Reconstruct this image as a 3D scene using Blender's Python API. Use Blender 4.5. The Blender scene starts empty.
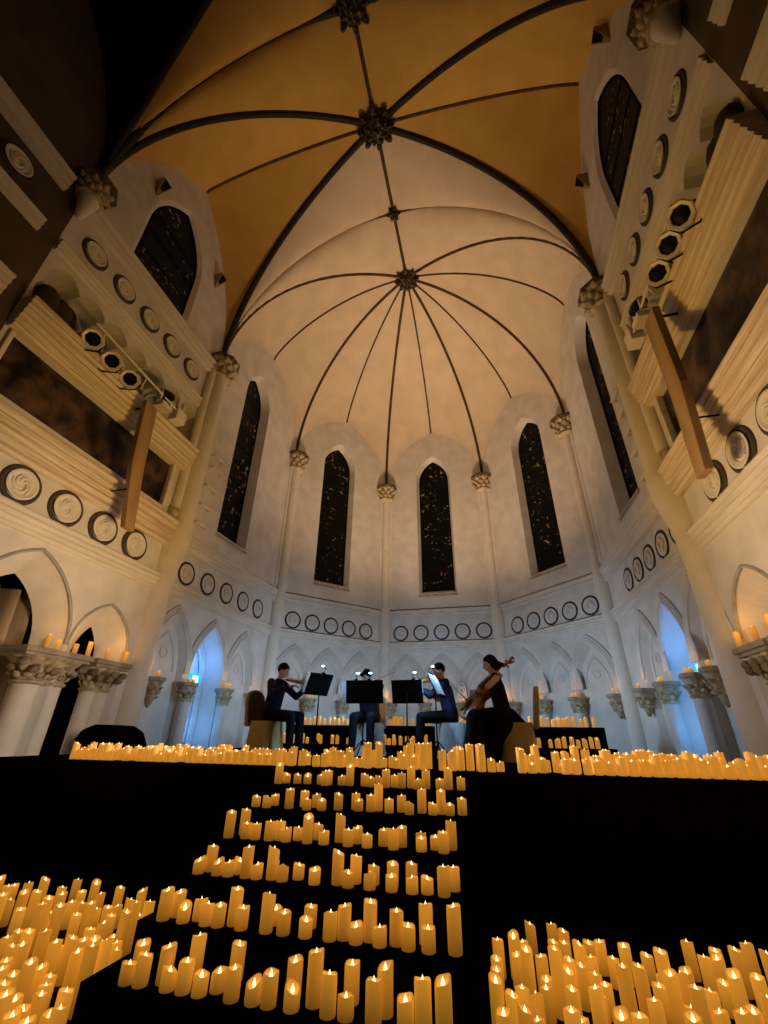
import bpy, bmesh, math, random
from math import sin, cos, pi, radians as R, sqrt, atan2, acos
from mathutils import Vector as V, Matrix, geometry
random.seed(7)
sc = bpy.context.scene
col = sc.collection

# ------------------------------------------------------------------ camera
CAM = V((1.6448, -7.3699, 1.4369)); YAW, PIT, ROL, FPX = -0.2419, 0.4847, 0.0142, 425.626
cy_, sy_, cp_, sp_ = cos(YAW), sin(YAW), cos(PIT), sin(PIT)
cF = V((sy_*cp_, cy_*cp_, sp_)); cR = V((cy_, -sy_, 0)); cU = cR.cross(cF)
cR, cU = cos(ROL)*cR+sin(ROL)*cU, -sin(ROL)*cR+cos(ROL)*cU
cam = bpy.data.cameras.new('camera'); co = bpy.data.objects.new('camera', cam); col.objects.link(co)
m = Matrix((cR, cU, -cF)).transposed().to_4x4(); m.translation = CAM; co.matrix_world = m
cam.sensor_fit = 'VERTICAL'; cam.sensor_height = 36; cam.lens = FPX/1024*36; cam.clip_start = .05; cam.clip_end = 100
sc.camera = co

# ------------------------------------------------------------------ exposure, world, lights
sc.view_settings.view_transform = 'Standard'; sc.view_settings.look = 'None'
sc.view_settings.exposure = 0.0; sc.view_settings.gamma = 1; sc.view_settings.use_curve_mapping = False
sc.cycles.use_denoising = True
sc.cycles.max_bounces = 5; sc.cycles.diffuse_bounces = 2; sc.cycles.glossy_bounces = 2
w = bpy.data.worlds.new('world'); sc.world = w; w.use_nodes = True
w.node_tree.nodes['Background'].inputs[0].default_value = (1, .6, .3, 1)
w.node_tree.nodes['Background'].inputs[1].default_value = 0.002

def light(name, kind, loc, colr, power, size=.3, rot=(0, 0, 0), sizey=None, spread=None, blend=None, angle=None):
    l = bpy.data.lights.new(name, kind); l.color = colr; l.energy = power
    if kind == 'AREA':
        l.size = size
        if sizey: l.shape = 'RECTANGLE'; l.size_y = sizey
        if spread: l.spread = R(spread)
    else:
        l.shadow_soft_size = size
    if kind == 'SPOT':
        l.spot_size = R(angle or 90); l.spot_blend = blend if blend is not None else 1
    o = bpy.data.objects.new(name, l); o.location = loc; o.rotation_euler = rot; col.objects.link(o); return o
UP = (pi, 0, 0)
# added unseen fill: warm wash from behind the players to the apse vault
light('apse_fill', 'AREA', (0, 3.1, 2.3), (1, .63, .36), 235, 1.6, (pi-.14, 0, 0), 1.0, spread=92)
light('chancel_fill', 'AREA', (0, .7, 1.7), (1, .45, .02), 16, 3.0, UP, 1.0, spread=100)  # unseen orange fill added for the chancel vault
# the field of candles
light('candle_row_glow', 'AREA', (.4, -2.45, 1.45), (1, .45, .07), 12, 6.5, UP, .5, spread=150)
light('floor_candles_left', 'AREA', (-2.6, -3.8, .6), (1, .50, .15), 12, 2.0, UP, 1.5)
light('floor_candles_right', 'AREA', (3.0, -3.8, .6), (1, .48, .13), 12, 2.0, UP, 1.5)
# added unseen cool spots low in the apse behind the candle benches
for nm_, x_, y_, a_ in (('left', -1.2, 3.2, 1.0), ('centre', 0, 3.4, 0), ('right', 1.2, 3.2, -1.0)):
    light('cool_fill_'+nm_, 'SPOT', (x_, y_, 2.3), (.42, .70, 1), 190, .25, (R(88), 0, a_), angle=120, blend=1)
for nm_, a_ in (('left', 1.15), ('centre', 0), ('right', -1.15)): light('apse_wall_fill_'+nm_, 'SPOT', (0, 1.6, 2.2), (1, .88, .78), 100, .3, (R(118), 0, a_), angle=84, blend=1)  # unseen neutral fill added for the apse walls at mid height
for s_ in (-1, 1):
    light('side_wall_fill', 'SPOT', (s_*.3, -2.45, 2.1), (1, .78, .60), 340, .4, (R(94), 0, -s_*pi/2-s_*.12), angle=92, blend=1)  # unseen warm fill added for the lower side walls
    light('gallery_fill', 'SPOT', (-s_*1.2, -1.9, 1.8), (1, .54, .10), 640, .4, (R(123), 0, -s_*pi/2), angle=60, blend=1)  # unseen orange fill added for the upper side walls
    light('cool_fill_side', 'SPOT', (s_*2.6, 1.0, 2.4), (.50, .75, 1), 60, .25, (R(88), 0, -s_*1.35), angle=100, blend=1)  # unseen cool fill added for the sides of the apse

# ------------------------------------------------------------------ materials
def mat(name, c, rough=.8, metal=0, emis=None, es=0, spec=.3):
    m = bpy.data.materials.new(name); m.use_nodes = True; b = m.node_tree.nodes['Principled BSDF']
    b.inputs['Base Color'].default_value = (*c, 1); b.inputs['Roughness'].default_value = rough
    b.inputs['Metallic'].default_value = metal; b.inputs['Specular IOR Level'].default_value = spec
    if emis: b.inputs['Emission Color'].default_value = (*emis, 1); b.inputs['Emission Strength'].default_value = es
    return m
def noisy(name, c1, c2, scale=5, rough=.85, bump=0, bscale=40, detail=4, metal=0, spec=.3, stretch=None, lo=.35, hi=.65):
    m = mat(name, c1, rough, metal, spec=spec); nt = m.node_tree; b = nt.nodes['Principled BSDF']
    tc = nt.nodes.new('ShaderNodeTexCoord'); src = tc.outputs['Object']
    if stretch:
        mp = nt.nodes.new('ShaderNodeMapping'); mp.inputs['Scale'].default_value = stretch
        nt.links.new(src, mp.inputs[0]); src = mp.outputs[0]
    n = nt.nodes.new('ShaderNodeTexNoise'); n.inputs['Scale'].default_value = scale; n.inputs['Detail'].default_value = detail
    nt.links.new(src, n.inputs['Vector'])
    cr = nt.nodes.new('ShaderNodeValToRGB'); cr.color_ramp.elements[0].color = (*c1, 1); cr.color_ramp.elements[1].color = (*c2, 1)
    cr.color_ramp.elements[0].position = lo; cr.color_ramp.elements[1].position = hi
    nt.links.new(n.outputs[0], cr.inputs[0]); nt.links.new(cr.outputs[0], b.inputs['Base Color'])
    if bump:
        n2 = nt.nodes.new('ShaderNodeTexNoise'); n2.inputs['Scale'].default_value = bscale; n2.inputs['Detail'].default_value = 5
        nt.links.new(src, n2.inputs['Vector'])
        bp = nt.nodes.new('ShaderNodeBump'); bp.inputs['Strength'].default_value = bump; bp.inputs['Distance'].default_value = .02
        nt.links.new(n2.outputs[0], bp.inputs['Height']); nt.links.new(bp.outputs[0], b.inputs['Normal'])
    return m
HOOD = noisy('grey_hood_stone', (.36, .35, .34), (.46, .45, .43), 6, .85)
PL = noisy('wall_plaster', (.68, .66, .62), (.80, .78, .74), 2.2, .9, .25, 25)
VT2 = noisy('chancel_vault_orange_light', (.66, .42, .10), (.74, .49, .14), 1.5, .9, .2, 15)  # dim orange light on the chancel vault, put into its plaster colour
VT = noisy('vault_plaster', (.70, .60, .46), (.78, .67, .52), 1.5, .9, .2, 15)
STN = noisy('pier_stone', (.76, .72, .64), (.84, .80, .72), 3, .8, .2, 30)
MOU = noisy('moulding_stone', (.70, .66, .58), (.84, .80, .72), 3, .75, .3, 18, stretch=(1, .3, 3))
MOUW = noisy('stained_cornice', (.58, .43, .26), (.88, .80, .65), 2.5, .7, .4, 14, stretch=(3, .35, 14), lo=.3, hi=.62)
CAPM = noisy('carved_capital_stone', (.34, .27, .15), (.70, .60, .40), 9, .75, .6, 40)
CAPD = noisy('dark_abacus_stone', (.07, .05, .02), (.18, .13, .06), 12, .7, .4, 30)
RIB = noisy('dark_painted_rib', (.045, .022, .008), (.10, .05, .02), 8, .6)
RIBK = noisy('near_black_rib', (.012, .010, .006), (.03, .022, .012), 8, .6)
BOSS = noisy('dark_gilt_boss', (.012, .012, .010), (.30, .22, .10), 14, .5, .5, 30, lo=.5, hi=.72)
RING = mat('dark_groove', (.05, .05, .055), .8)
RINGW = mat('dark_groove_warm', (.075, .06, .05), .8)
BLK = noisy('black_cloth', (.0015, .0015, .0013), (.0035, .0033, .003), 20, 1.0, spec=0)
NAVEB = noisy('nave_vault_shade', (.006, .005, .003), (.012, .010, .006), 4, 1.0, spec=0)  # shade on the nave vault, put in as a near-black colour
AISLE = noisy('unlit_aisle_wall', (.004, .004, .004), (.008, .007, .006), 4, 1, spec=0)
FLR = noisy('dark_floor', (.004, .004, .003), (.008, .007, .006), 6, .9, spec=.05)
LEAD = mat('lead_came', (.008, .008, .008), .8, spec=.05)
METB = mat('black_metal', (.004, .004, .0045), .6, spec=.12)
STEEL = mat('pale_steel', (.75, .70, .62), .4, .4)
WHT = mat('white_rail_paint', (.85, .80, .72), .5)
CURT = noisy('brown_curtain', (.26, .19, .12), (.50, .38, .26), 3, .9, stretch=(1, 1, .15))
WOODB = noisy('brown_board', (.32, .20, .09), (.44, .29, .13), 4, .6, stretch=(1, 1, .2))
RELF = noisy('dark_relief_painting', (.008, .005, .003), (.17, .09, .04), 2.6, .45, .7, 6, detail=6, lo=.45, hi=.8)
FRM = noisy('grey_frame_wood', (.30, .26, .20), (.48, .42, .34), 5, .7)
DOOR = noisy('pale_door_paint', (.55, .62, .66), (.66, .72, .75), 4, .6)

def glassmat():
    m = mat('stained_glass', (.01, .01, .01), .5, spec=.08); nt = m.node_tree; b = nt.nodes['Principled BSDF']
    tc = nt.nodes.new('ShaderNodeTexCoord')
    vo = nt.nodes.new('ShaderNodeTexVoronoi'); vo.inputs['Scale'].default_value = 9
    n = nt.nodes.new('ShaderNodeTexNoise'); n.inputs['Scale'].default_value = 1.6; n.inputs['Detail'].default_value = 3
    n3 = nt.nodes.new('ShaderNodeTexNoise'); n3.inputs['Scale'].default_value = 8; n3.inputs['Detail'].default_value = 4
    for x in (vo, n, n3): nt.links.new(tc.outputs['Object'], x.inputs['Vector'])
    r1 = nt.nodes.new('ShaderNodeValToRGB'); r1.color_ramp.elements[0].position = .60; r1.color_ramp.elements[1].position = .66
    nt.links.new(n3.outputs[0], r1.inputs[0])
    r2 = nt.nodes.new('ShaderNodeValToRGB'); r2.color_ramp.elements[0].position = .46; r2.color_ramp.elements[1].position = .56
    nt.links.new(n.outputs[0], r2.inputs[0])
    mu = nt.nodes.new('ShaderNodeMath'); mu.operation = 'MULTIPLY'
    nt.links.new(r1.outputs[0], mu.inputs[0]); nt.links.new(r2.outputs[0], mu.inputs[1])
    cr = nt.nodes.new('ShaderNodeValToRGB'); cr.color_ramp.interpolation = 'CONSTANT'
    els = cr.color_ramp.elements; els[0].color = (.36, .34, .22, 1); els[1].position = .3; els[1].color = (.30, .36, .12, 1)
    e = els.new(.55); e.color = (.42, .40, .36, 1); e = els.new(.8); e.color = (.28, .10, .05, 1)
    sep = nt.nodes.new('ShaderNodeSeparateColor'); nt.links.new(vo.outputs['Color'], sep.inputs[0]); nt.links.new(sep.outputs[0], cr.inputs[0])
    mx = nt.nodes.new('ShaderNodeMix'); mx.data_type = 'RGBA'; mx.inputs[6].default_value = (.006, .007, .006, 1)
    nt.links.new(mu.outputs[0], mx.inputs[0]); nt.links.new(cr.outputs[0], mx.inputs[7]); nt.links.new(mx.outputs[2], b.inputs['Base Color'])
    return m
GLS = glassmat()

def waxmat():
    m = mat('candle_wax', (.62, .38, .13), .55, emis=(1, .40, .035), es=.5); nt = m.node_tree; b = nt.nodes['Principled BSDF']
    tc = nt.nodes.new('ShaderNodeTexCoord'); sp = nt.nodes.new('ShaderNodeSeparateXYZ'); nt.links.new(tc.outputs['Generated'], sp.inputs[0])
    oi = nt.nodes.new('ShaderNodeObjectInfo')
    mr = nt.nodes.new('ShaderNodeMapRange'); mr.inputs[3].default_value = .14; mr.inputs[4].default_value = .50
    nt.links.new(sp.outputs[2], mr.inputs[0])
    mr2 = nt.nodes.new('ShaderNodeMapRange'); mr2.inputs[3].default_value = .75; mr2.inputs[4].default_value = 1.15
    nt.links.new(oi.outputs['Random'], mr2.inputs[0])
    mu = nt.nodes.new('ShaderNodeMath'); mu.operation = 'MULTIPLY'; nt.links.new(mr.outputs[0], mu.inputs[0]); nt.links.new(mr2.outputs[0], mu.inputs[1])
    nt.links.new(mu.outputs[0], b.inputs['Emission Strength'])
    return m
WAX = waxmat()
WAXN = mat('candle_wax_row', (.62, .38, .13), .55, emis=(1, .42, .04), es=.36)
FLM = mat('led_flame', (1, .8, .5), .5, emis=(1, .66, .30), es=2.6)

# ------------------------------------------------------------------ mesh builder
class MB:
    def __init__(s): s.v = []; s.f = []
    def add(s, vs, fs):
        o = len(s.v); s.v += [tuple(p) for p in vs]; s.f += [tuple(i+o for i in f) for f in fs]; return s
    def box(s, a, b, M=None):
        (x0, y0, z0), (x1, y1, z1) = a, b
        vs = [V(p) for p in ((x0,y0,z0),(x1,y0,z0),(x1,y1,z0),(x0,y1,z0),(x0,y0,z1),(x1,y0,z1),(x1,y1,z1),(x0,y1,z1))]
        if M: vs = [M @ p for p in vs]
        return s.add(vs, [(3,2,1,0),(4,5,6,7),(0,1,5,4),(1,2,6,5),(2,3,7,6),(3,0,4,7)])
    def tube(s, pts, rad, n=8, cap=True, ell=None, up=None):
        pts = [V(p) for p in pts]; k = len(pts)
        if not hasattr(rad, '__len__'): rad = [rad]*k
        vs = []; fs = []; prev = up and V(up)
        for i, p in enumerate(pts):
            t = (pts[min(i+1, k-1)]-pts[max(i-1, 0)]).normalized()
            if prev is None: prev = V((0, 0, 1)) if abs(t.z) < .9 else V((1, 0, 0))
            a = (prev - t*prev.dot(t)).normalized(); prev = a; b = t.cross(a)
            for j in range(n):
                th = 2*pi*j/n; ea, eb = ell or (1, 1)
                vs.append(p + a*(cos(th)*rad[i]*ea) + b*(sin(th)*rad[i]*eb))
        for i in range(k-1):
            for j in range(n):
                fs.append((i*n+j, i*n+(j+1) % n, (i+1)*n+(j+1) % n, (i+1)*n+j))
        if cap: fs.append(tuple(range(n))[::-1]); fs.append(tuple(range((k-1)*n, k*n)))
        return s.add(vs, fs)
    def caps(s, a, b, ra, rb, n=12, ell=None, up=None):      # tapered capsule
        a, b = V(a), V(b); d = (b-a).normalized(); P = []; Q = []
        for t in (-1, -.92, -.7, -.38, 0): P.append(a+d*(t*ra)); Q.append(max(ra*sqrt(max(0, 1-t*t)), ra*.05))
        for t in (0, .38, .7, .92, 1): P.append(b+d*(t*rb)); Q.append(max(rb*sqrt(max(0, 1-t*t)), rb*.05))
        return s.tube(P, Q, n, True, ell, up)
    def ellip(s, c, r, M=None, n=14, k=9):
        c = V(c); vs = []; fs = []
        for i in range(k+1):
            ph = -pi/2+pi*i/k; cc = max(cos(ph), .02)
            for j in range(n):
                p = V((r[0]*cc*cos(2*pi*j/n), r[1]*cc*sin(2*pi*j/n), r[2]*sin(ph)))
                if M: p = M @ p
                vs.append(c+p)
        for i in range(k):
            for j in range(n): fs.append((i*n+j, i*n+(j+1) % n, (i+1)*n+(j+1) % n, (i+1)*n+j))
        fs.append(tuple(range(n))[::-1]); fs.append(tuple(range(k*n, k*n+n)))
        return s.add(vs, fs)
    def lathe(s, prof, c=(0, 0, 0), n=20, M=None, a0=0, cap=True):
        c = V(c); vs = []; fs = []
        for r, z in prof:
            for j in range(n):
                p = V((r*cos(a0+2*pi*j/n), r*sin(a0+2*pi*j/n), z))
                if M: p = M @ p
                vs.append(c+p)
        for i in range(len(prof)-1):
            for j in range(n): fs.append((i*n+j, i*n+(j+1) % n, (i+1)*n+(j+1) % n, (i+1)*n+j))
        if cap: fs.append(tuple(range(n))[::-1]); k = len(prof)-1; fs.append(tuple(range(k*n, k*n+n)))
        return s.add(vs, fs)
    def prism(s, poly, f, w0, w1):                            # poly of (u,z) on frame f, extruded in w
        n = len(poly); vs = [f(u, z, w0) for u, z in poly]+[f(u, z, w1) for u, z in poly]
        fs = [(i, (i+1) % n, n+(i+1) % n, n+i) for i in range(n)]
        tri = geometry.tessellate_polygon([[V((u, z, 0)) for u, z in poly]])
        fs += [tuple(t) for t in tri]+[tuple(n+i for i in t) for t in tri]
        return s.add(vs, fs)
    def build(s, name, mt, parent=None, smooth=False, bevel=0):
        me = bpy.data.meshes.new(name); me.from_pydata(s.v, [], s.f); me.update()
        if parent is not None and parent.type == 'EMPTY' or parent is not None:
            pm = parent.get('_o')
        bm = bmesh.new(); bm.from_mesh(me); bmesh.ops.recalc_face_normals(bm, faces=bm.faces); bm.to_mesh(me); bm.free()
        me.materials.append(mt)
        o = bpy.data.objects.new(name, me); col.objects.link(o)
        if parent is not None: o.parent = parent
        if smooth:
            for p in me.polygons: p.use_smooth = True
            if hasattr(me, 'set_sharp_from_angle'): me.set_sharp_from_angle(angle=R(50))
        if bevel:
            md = o.modifiers.new('bevel', 'BEVEL'); md.width = bevel; md.segments = 2; md.limit_method = 'ANGLE'
        return o
def tag(o, label=None, cat=None, group=None, kind=None):
    if label: o['label'] = label
    if cat: o['category'] = cat
    if group: o['group'] = group
    if kind: o['kind'] = kind
    return o
def struct(o): o['kind'] = 'structure'; return o
def empty(name, loc=(0, 0, 0), rz=0, label=None, cat=None, group=None):
    o = bpy.data.objects.new(name, None); col.objects.link(o); o.location = loc; o.rotation_euler = (0, 0, rz); o.empty_display_size = .1
    return tag(o, label, cat, group)
def kids(o): return [c for c in bpy.data.objects if c.parent == o]
def copy_tree(o, loc=None, rz=None, label=None, group=None, ks=None):
    c = o.copy(); col.objects.link(c)
    if loc is not None: c.location = loc
    if rz is not None: c.rotation_euler = (0, 0, rz)
    if label: c['label'] = label
    if group: c['group'] = group
    for ch in (ks if ks is not None else kids(o)):
        d = ch.copy(); col.objects.link(d); d.parent = c
        for g in kids(ch):
            e = g.copy(); col.objects.link(e); e.parent = d
    return c
def sub(parent, m):   # move world-space mesh builder into parent's local frame
    M = (Matrix.Translation(parent.location) @ parent.rotation_euler.to_matrix().to_4x4()).inverted()
    m.v = [tuple(M @ V(p)) for p in m.v]; return m

# ------------------------------------------------------------------ plan of the place
W = 5.0; L2 = 2.24; H = 16.19; ZC = 10.62
PT = {'L0': (-W, 0), 'L1': (-4.816, 4.721), 'L2': (-2.014, 7.768), 'R2': (2.014, 7.768), 'R1': (4.816, 4.721), 'R0': (W, 0),
      'nL': (-W, -2*L2), 'nR': (W, -2*L2), 'mL': (-W, -4*L2), 'mR': (W, -4*L2)}
B1, B2, B3, B4, B5 = (0, L2), (0, 0), (0, -L2), (0, -2*L2), (0, -3*L2)
SZ = 1.15                                                    # stage height
class Frame:
    def __init__(s, a, b):
        s.A = V((*a, 0)); d = V((*b, 0))-s.A; s.L = d.length; s.t = d/s.L
        n = V((-s.t.y, s.t.x, 0)); c = V((0, 1, 0))-s.A
        s.n = n if n.dot(c) > 0 else -n
    def __call__(s, u, z, w=0): return s.A+s.t*u+s.n*w+V((0, 0, z))
def arch(uc, hw, z0, zs, za, n=10):                          # pointed arch outline, closed at z0
    h = za-zs; c = (h*h-hw*hw)/(2*hw); r = c+hw
    th = math.acos(max(-1, min(1, c/r))); pts = [(uc-hw, z0)] if z0 < zs-1e-6 else []
    right = [(uc-c+r*cos(th*i/n), zs+r*sin(th*i/n)) for i in range(n+1)]     # from right spring to apex
    left = [(2*uc-u, z) for u, z in right]
    pts += left + right[::-1][1:]
    if z0 < zs-1e-6: pts.append((uc+hw, z0))
    return pts
def archline(uc, hw, zs, za, n=12): return arch(uc, hw, zs, zs, za, n)
def wall_top(u0, u1, zc, za, n=12):
    uc = (u0+u1)/2; return archline(uc, (u1-u0)/2, zc, za, n)
def panel(m, f, outer, holes):
    polys = [[V((u, z, 0)) for u, z in p] for p in [outer]+holes]
    flat = [p for pl in polys for p in pl]
    tri = geometry.tessellate_polygon(polys)
    m.add([f(p.x, p.y, 0) for p in flat], [tuple(t) for t in tri])
def reveal(m, f, o0, o1, w0, w1):
    n = len(o0); m.add([f(u, z, w0) for u, z in o0]+[f(u, z, w1) for u, z in o1], [(i, (i+1) % n, n+(i+1) % n, n+i) for i in range(n)])
def mould(m, f, u0, u1, prof):                               # prof list of (w,z)
    n = len(prof); m.add([f(u0, z, w_) for w_, z in prof]+[f(u1, z, w_) for w_, z in prof],
        [(i, i+1, n+i+1, n+i) for i in range(n-1)]+[tuple(range(n)), tuple(range(n, 2*n))[::-1]])
def flutes(z0, z1, proj, k, base=-.02):                      # stacked half rounds stepping outwards
    pr = [(base, z0)]
    for i in range(k):
        a = z0+(z1-z0)*i/k; b = z0+(z1-z0)*(i+1)/k; p = proj*(.35+.65*(i+1)/k); q = proj*(.35+.65*i/k)*.82
        for j in range(7):
            t = j/6; pr.append((q+(p-q)*t*.6+sin(pi*t)*(b-a)*.33, a+(b-a)*.92*t))
    pr.append((base, z1)); return pr

# ------------------------------------------------------------------ vault
def rib(Bp, P, t, za=ZC):
    ph = t*pi/2; c = cos(ph)
    return V((Bp[0]+(P[0]-Bp[0])*c, Bp[1]+(P[1]-Bp[1])*c, za+(H-za)*sin(ph)))
def minor(Bp, M, za, t):
    c = cos(t*pi/2); return V((Bp[0]+(M[0]-Bp[0])*c, Bp[1]+(M[1]-Bp[1])*c, za+(H-za)*(1-c*c)**.75))
def severy(m, Bp, P, M, za, Wf, N=14, K=18):
    vs = []; fs = []
    for i in range(K+1):
        t = i/K; r = rib(Bp, P, t); mm = minor(Bp, M, za, t)
        for j in range(N+1):
            s_ = j/N; R0 = rib(Bp, P, 0); M0 = minor(Bp, M, za, 0)
            p = r.lerp(mm, s_)+(Wf(s_)-R0.lerp(M0, s_))*((1-t)**3); vs.append(p)
    for i in range(K):
        for j in range(N):
            a = i*(N+1)+j; fs.append((a, a+1, a+N+2, a+N+1))
    m.add(vs, fs)
def wallarch(P, Q, za):
    """curve from P's spring to the crown above the middle of P-Q"""
    w_ = (V(P)-V(Q)).length/2; h = za-ZC; c = (h*h-w_*w_)/(2*w_); r = c+w_; th = acos(c/r)
    d = (V(Q)-V(P)).normalized()
    def f(s_):
        u = (c+w_)-r*cos(th*s_); return V((P[0]+d.x*u, P[1]+d.y*u, ZC+r*sin(th*s_)))
    return f
ZA = 13.35; ZAC = 15.2
vm = MB(); order = ['L0', 'L1', 'L2', 'R2', 'R1', 'R0']
for a, b in zip(order, order[1:]):
    mid = ((PT[a][0]+PT[b][0])/2, (PT[a][1]+PT[b][1])/2)
    severy(vm, B1, PT[a], mid, ZA, wallarch(PT[a], PT[b], ZA)); severy(vm, B1, PT[b], mid, ZA, wallarch(PT[b], PT[a], ZA))
def trans(P, Bq): return lambda s_: rib(Bq, P, s_)
for s_ in ('L0', 'R0'):
    severy(vm, B1, PT[s_], B2, H, trans(PT[s_], B2)); severy(vm, B3, PT[s_], B2, H, trans(PT[s_], B2))
struct(vm.build('ceiling', VT, smooth=True)); vm = MB()
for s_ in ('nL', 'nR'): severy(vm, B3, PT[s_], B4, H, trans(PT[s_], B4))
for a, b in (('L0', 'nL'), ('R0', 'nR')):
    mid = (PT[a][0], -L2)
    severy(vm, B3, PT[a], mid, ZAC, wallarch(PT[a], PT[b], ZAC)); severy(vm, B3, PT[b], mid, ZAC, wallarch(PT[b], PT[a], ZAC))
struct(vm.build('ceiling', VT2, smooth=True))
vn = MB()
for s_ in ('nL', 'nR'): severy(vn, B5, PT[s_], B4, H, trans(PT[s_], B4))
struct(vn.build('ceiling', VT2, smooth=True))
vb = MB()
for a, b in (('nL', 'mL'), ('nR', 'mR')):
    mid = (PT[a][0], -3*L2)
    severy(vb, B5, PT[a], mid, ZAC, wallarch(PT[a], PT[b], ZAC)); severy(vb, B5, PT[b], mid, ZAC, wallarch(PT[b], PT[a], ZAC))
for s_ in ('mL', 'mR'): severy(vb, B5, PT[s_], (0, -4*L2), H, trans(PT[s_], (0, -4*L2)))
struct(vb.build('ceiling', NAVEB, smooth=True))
tn = [0]
def trim(m, mt=None, **k):
    tn[0] += 1; return struct(m.build('trim_%d' % tn[0], mt or MOU, **k))
def ribtube(fn, r, n, mt=RIB, t0=0, t1=1, drop=.0):
    pts = [fn(t0+(t1-t0)*i/n) for i in range(n+1)]; trim(MB().tube(pts, r, 8), mt, smooth=True)
for k in order: ribtube(lambda t: rib(B1, PT[k], t), .055, 24, RIB)
for a, b in zip(order, order[1:]):
    mid = ((PT[a][0]+PT[b][0])/2, (PT[a][1]+PT[b][1])/2); ribtube(lambda t: minor(B1, mid, ZA, t), .035, 20, RIB)
for k in ('L0', 'R0'):
    ribtube(lambda t: rib(B2, PT[k], t), .05, 24, RIB); ribtube(lambda t: rib(B3, PT[k], t), .085, 24, RIBK)
for k in ('nL', 'nR'):
    ribtube(lambda t: rib(B3, PT[k], t), .085, 24, RIBK); ribtube(lambda t: rib(B4, PT[k], t), .10, 24, RIBK)
    ribtube(lambda t: rib(B5, PT[k], t), .085, 24, RIBK)
for sx in (-W, W): ribtube(lambda t: minor(B3, (sx, -L2), ZAC, t), .045, 14, RIB, .0)
for a, b in ((B1, B2), (B2, B3), (B3, B4), (B4, B5)): trim(MB().tube([(*a, H-.01), (*b, H-.01)], .05, 8), RIB, smooth=True)
def boss(p, r, label, depth, petals=8):
    o = empty('ceiling_boss', (p[0], p[1], H-.02), 0, label, 'ceiling boss')
    m = MB().lathe([(r*.3, -depth), (r*.55, -depth*.8), (r*.7, -depth*.4), (r*.8, 0), (r*.5, .05)], (0, 0, 0), 16)
    m.build('boss_core', BOSS, o, True)
    lf = MB()
    for ring, (rr, zz, s_) in enumerate(((.80, -.35, .26), (.45, -.8, .2))):
        for i in range(petals):
            a = 2*pi*(i+.5*ring)/petals
            lf.ellip((cos(a)*r*rr, sin(a)*r*rr, depth*zz), (r*s_, r*s_*.62, depth*.32), Matrix.Rotation(a, 3, 'Z') @ Matrix.Rotation(.5, 3, 'Y'), 8, 5)
    lf.ellip((0, 0, -depth), (r*.22, r*.22, depth*.25), None, 10, 6)
    lf.build('carved_leaves', BOSS, o, True)
boss(B1, .42, 'gilded leafy keystone where the apse ribs meet', .38)
boss(B2, .22, 'small round dark boss between the two leafy keystones', .22, 6)
boss(B3, .50, 'large dark leafy keystone of the chancel vault', .42)
boss(B4, .45, 'shadowed dark boss at the top edge of the vault', .36)

# ------------------------------------------------------------------ walls
wn = [0]
def window(f, uc, hw, z0, zs, za, inner=.09, d=.32, glassd=None):
    """splayed reveal + stained glass + sill"""
    m = MB(); o0 = arch(uc, hw+inner, z0-.12, zs, za+.12); o1 = arch(uc, hw, z0+.05, zs, za)
    wn[0] += 1
    g = MB(); tri = geometry.tessellate_polygon([[V((u, z, 0)) for u, z in o1]]); g.add([f(u, z, -d) for u, z in o1], [tuple(t) for t in tri])
    go = struct(g.build('window_%d' % wn[0], GLS))
    lead = MB()
    for k_ in range(1, int((za-z0)/.62)):
        z = z0+.62*k_
        if z > zs+.6: break
        lead.tube([f(uc-hw+.01, z, -d+.01), f(uc+hw-.01, z, -d+.01)], .012, 6)
    lead.tube([f(u, z, -d+.01) for u, z in o1+[o1[0]]], .03, 6)
    lead.build('window_frame', LEAD, go, True)
    sl = MB().prism([(uc-hw-inner, z0-.12), (uc+hw+inner, z0-.12), (uc+hw, z0+.05), (uc-hw, z0+.05)], f, -d+.005, -d+.02)
    sl.add([f(uc-hw-inner-.03, z0-.17, .03), f(uc+hw+inner+.03, z0-.17, .03), f(uc+hw, z0+.05, -d+.01), f(uc-hw, z0+.05, -d+.01),
            f(uc-hw-inner-.03, z0-.24, .03), f(uc+hw+inner+.03, z0-.24, .03)], [(0, 1, 2, 3), (4, 5, 1, 0)])
    sl.build('window_sill', FRM, go)
    return o0, o1, d
def build_wall(name, f, u0, u1, top, holes, mt=PL, zbot=0):
    outer = [(u1, zbot), (u0, zbot)]+top
    m = MB(); panel(m, f, outer, [h[0] for h in holes])
    for o0, o1, d in holes: reveal(m, f, o0, o1, 0, -d)
    o = m.build(name, mt); struct(o); return o
def hood(f, uc, hw, zs, za, w_, grow=(.04, .10, .16), r=.028, mt=PL):
    m = MB()
    for g in grow:
        pts = archline(uc, hw+g, zs, za+g*1.25)
        m.tube([f(u, z, w_+.01) for u, z in pts], r, 6)
    trim(m, mt, smooth=True)
    m = MB()
    for g in [x+.03 for x in grow]:
        pts = archline(uc, hw+g, zs, za+g*1.25)
        m.tube([f(u, z, w_) for u, z in pts], r*.55, 5)
    trim(m, HOOD, smooth=True)
def rect(u0, u1, z0, z1): return [(u0, z0), (u0, z1), (u1, z1), (u1, z0)]
faces = {}
FN = {('L0', 'L1'): 'wall_apse_left', ('L1', 'L2'): 'wall_back_left', ('L2', 'R2'): 'wall_back', ('R2', 'R1'): 'wall_back_right', ('R1', 'R0'): 'wall_apse_right'}
WC = {('L0', 'L1'): .42, ('L1', 'L2'): .46, ('L2', 'R2'): .495, ('R2', 'R1'): .57, ('R1', 'R0'): .60}
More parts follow.
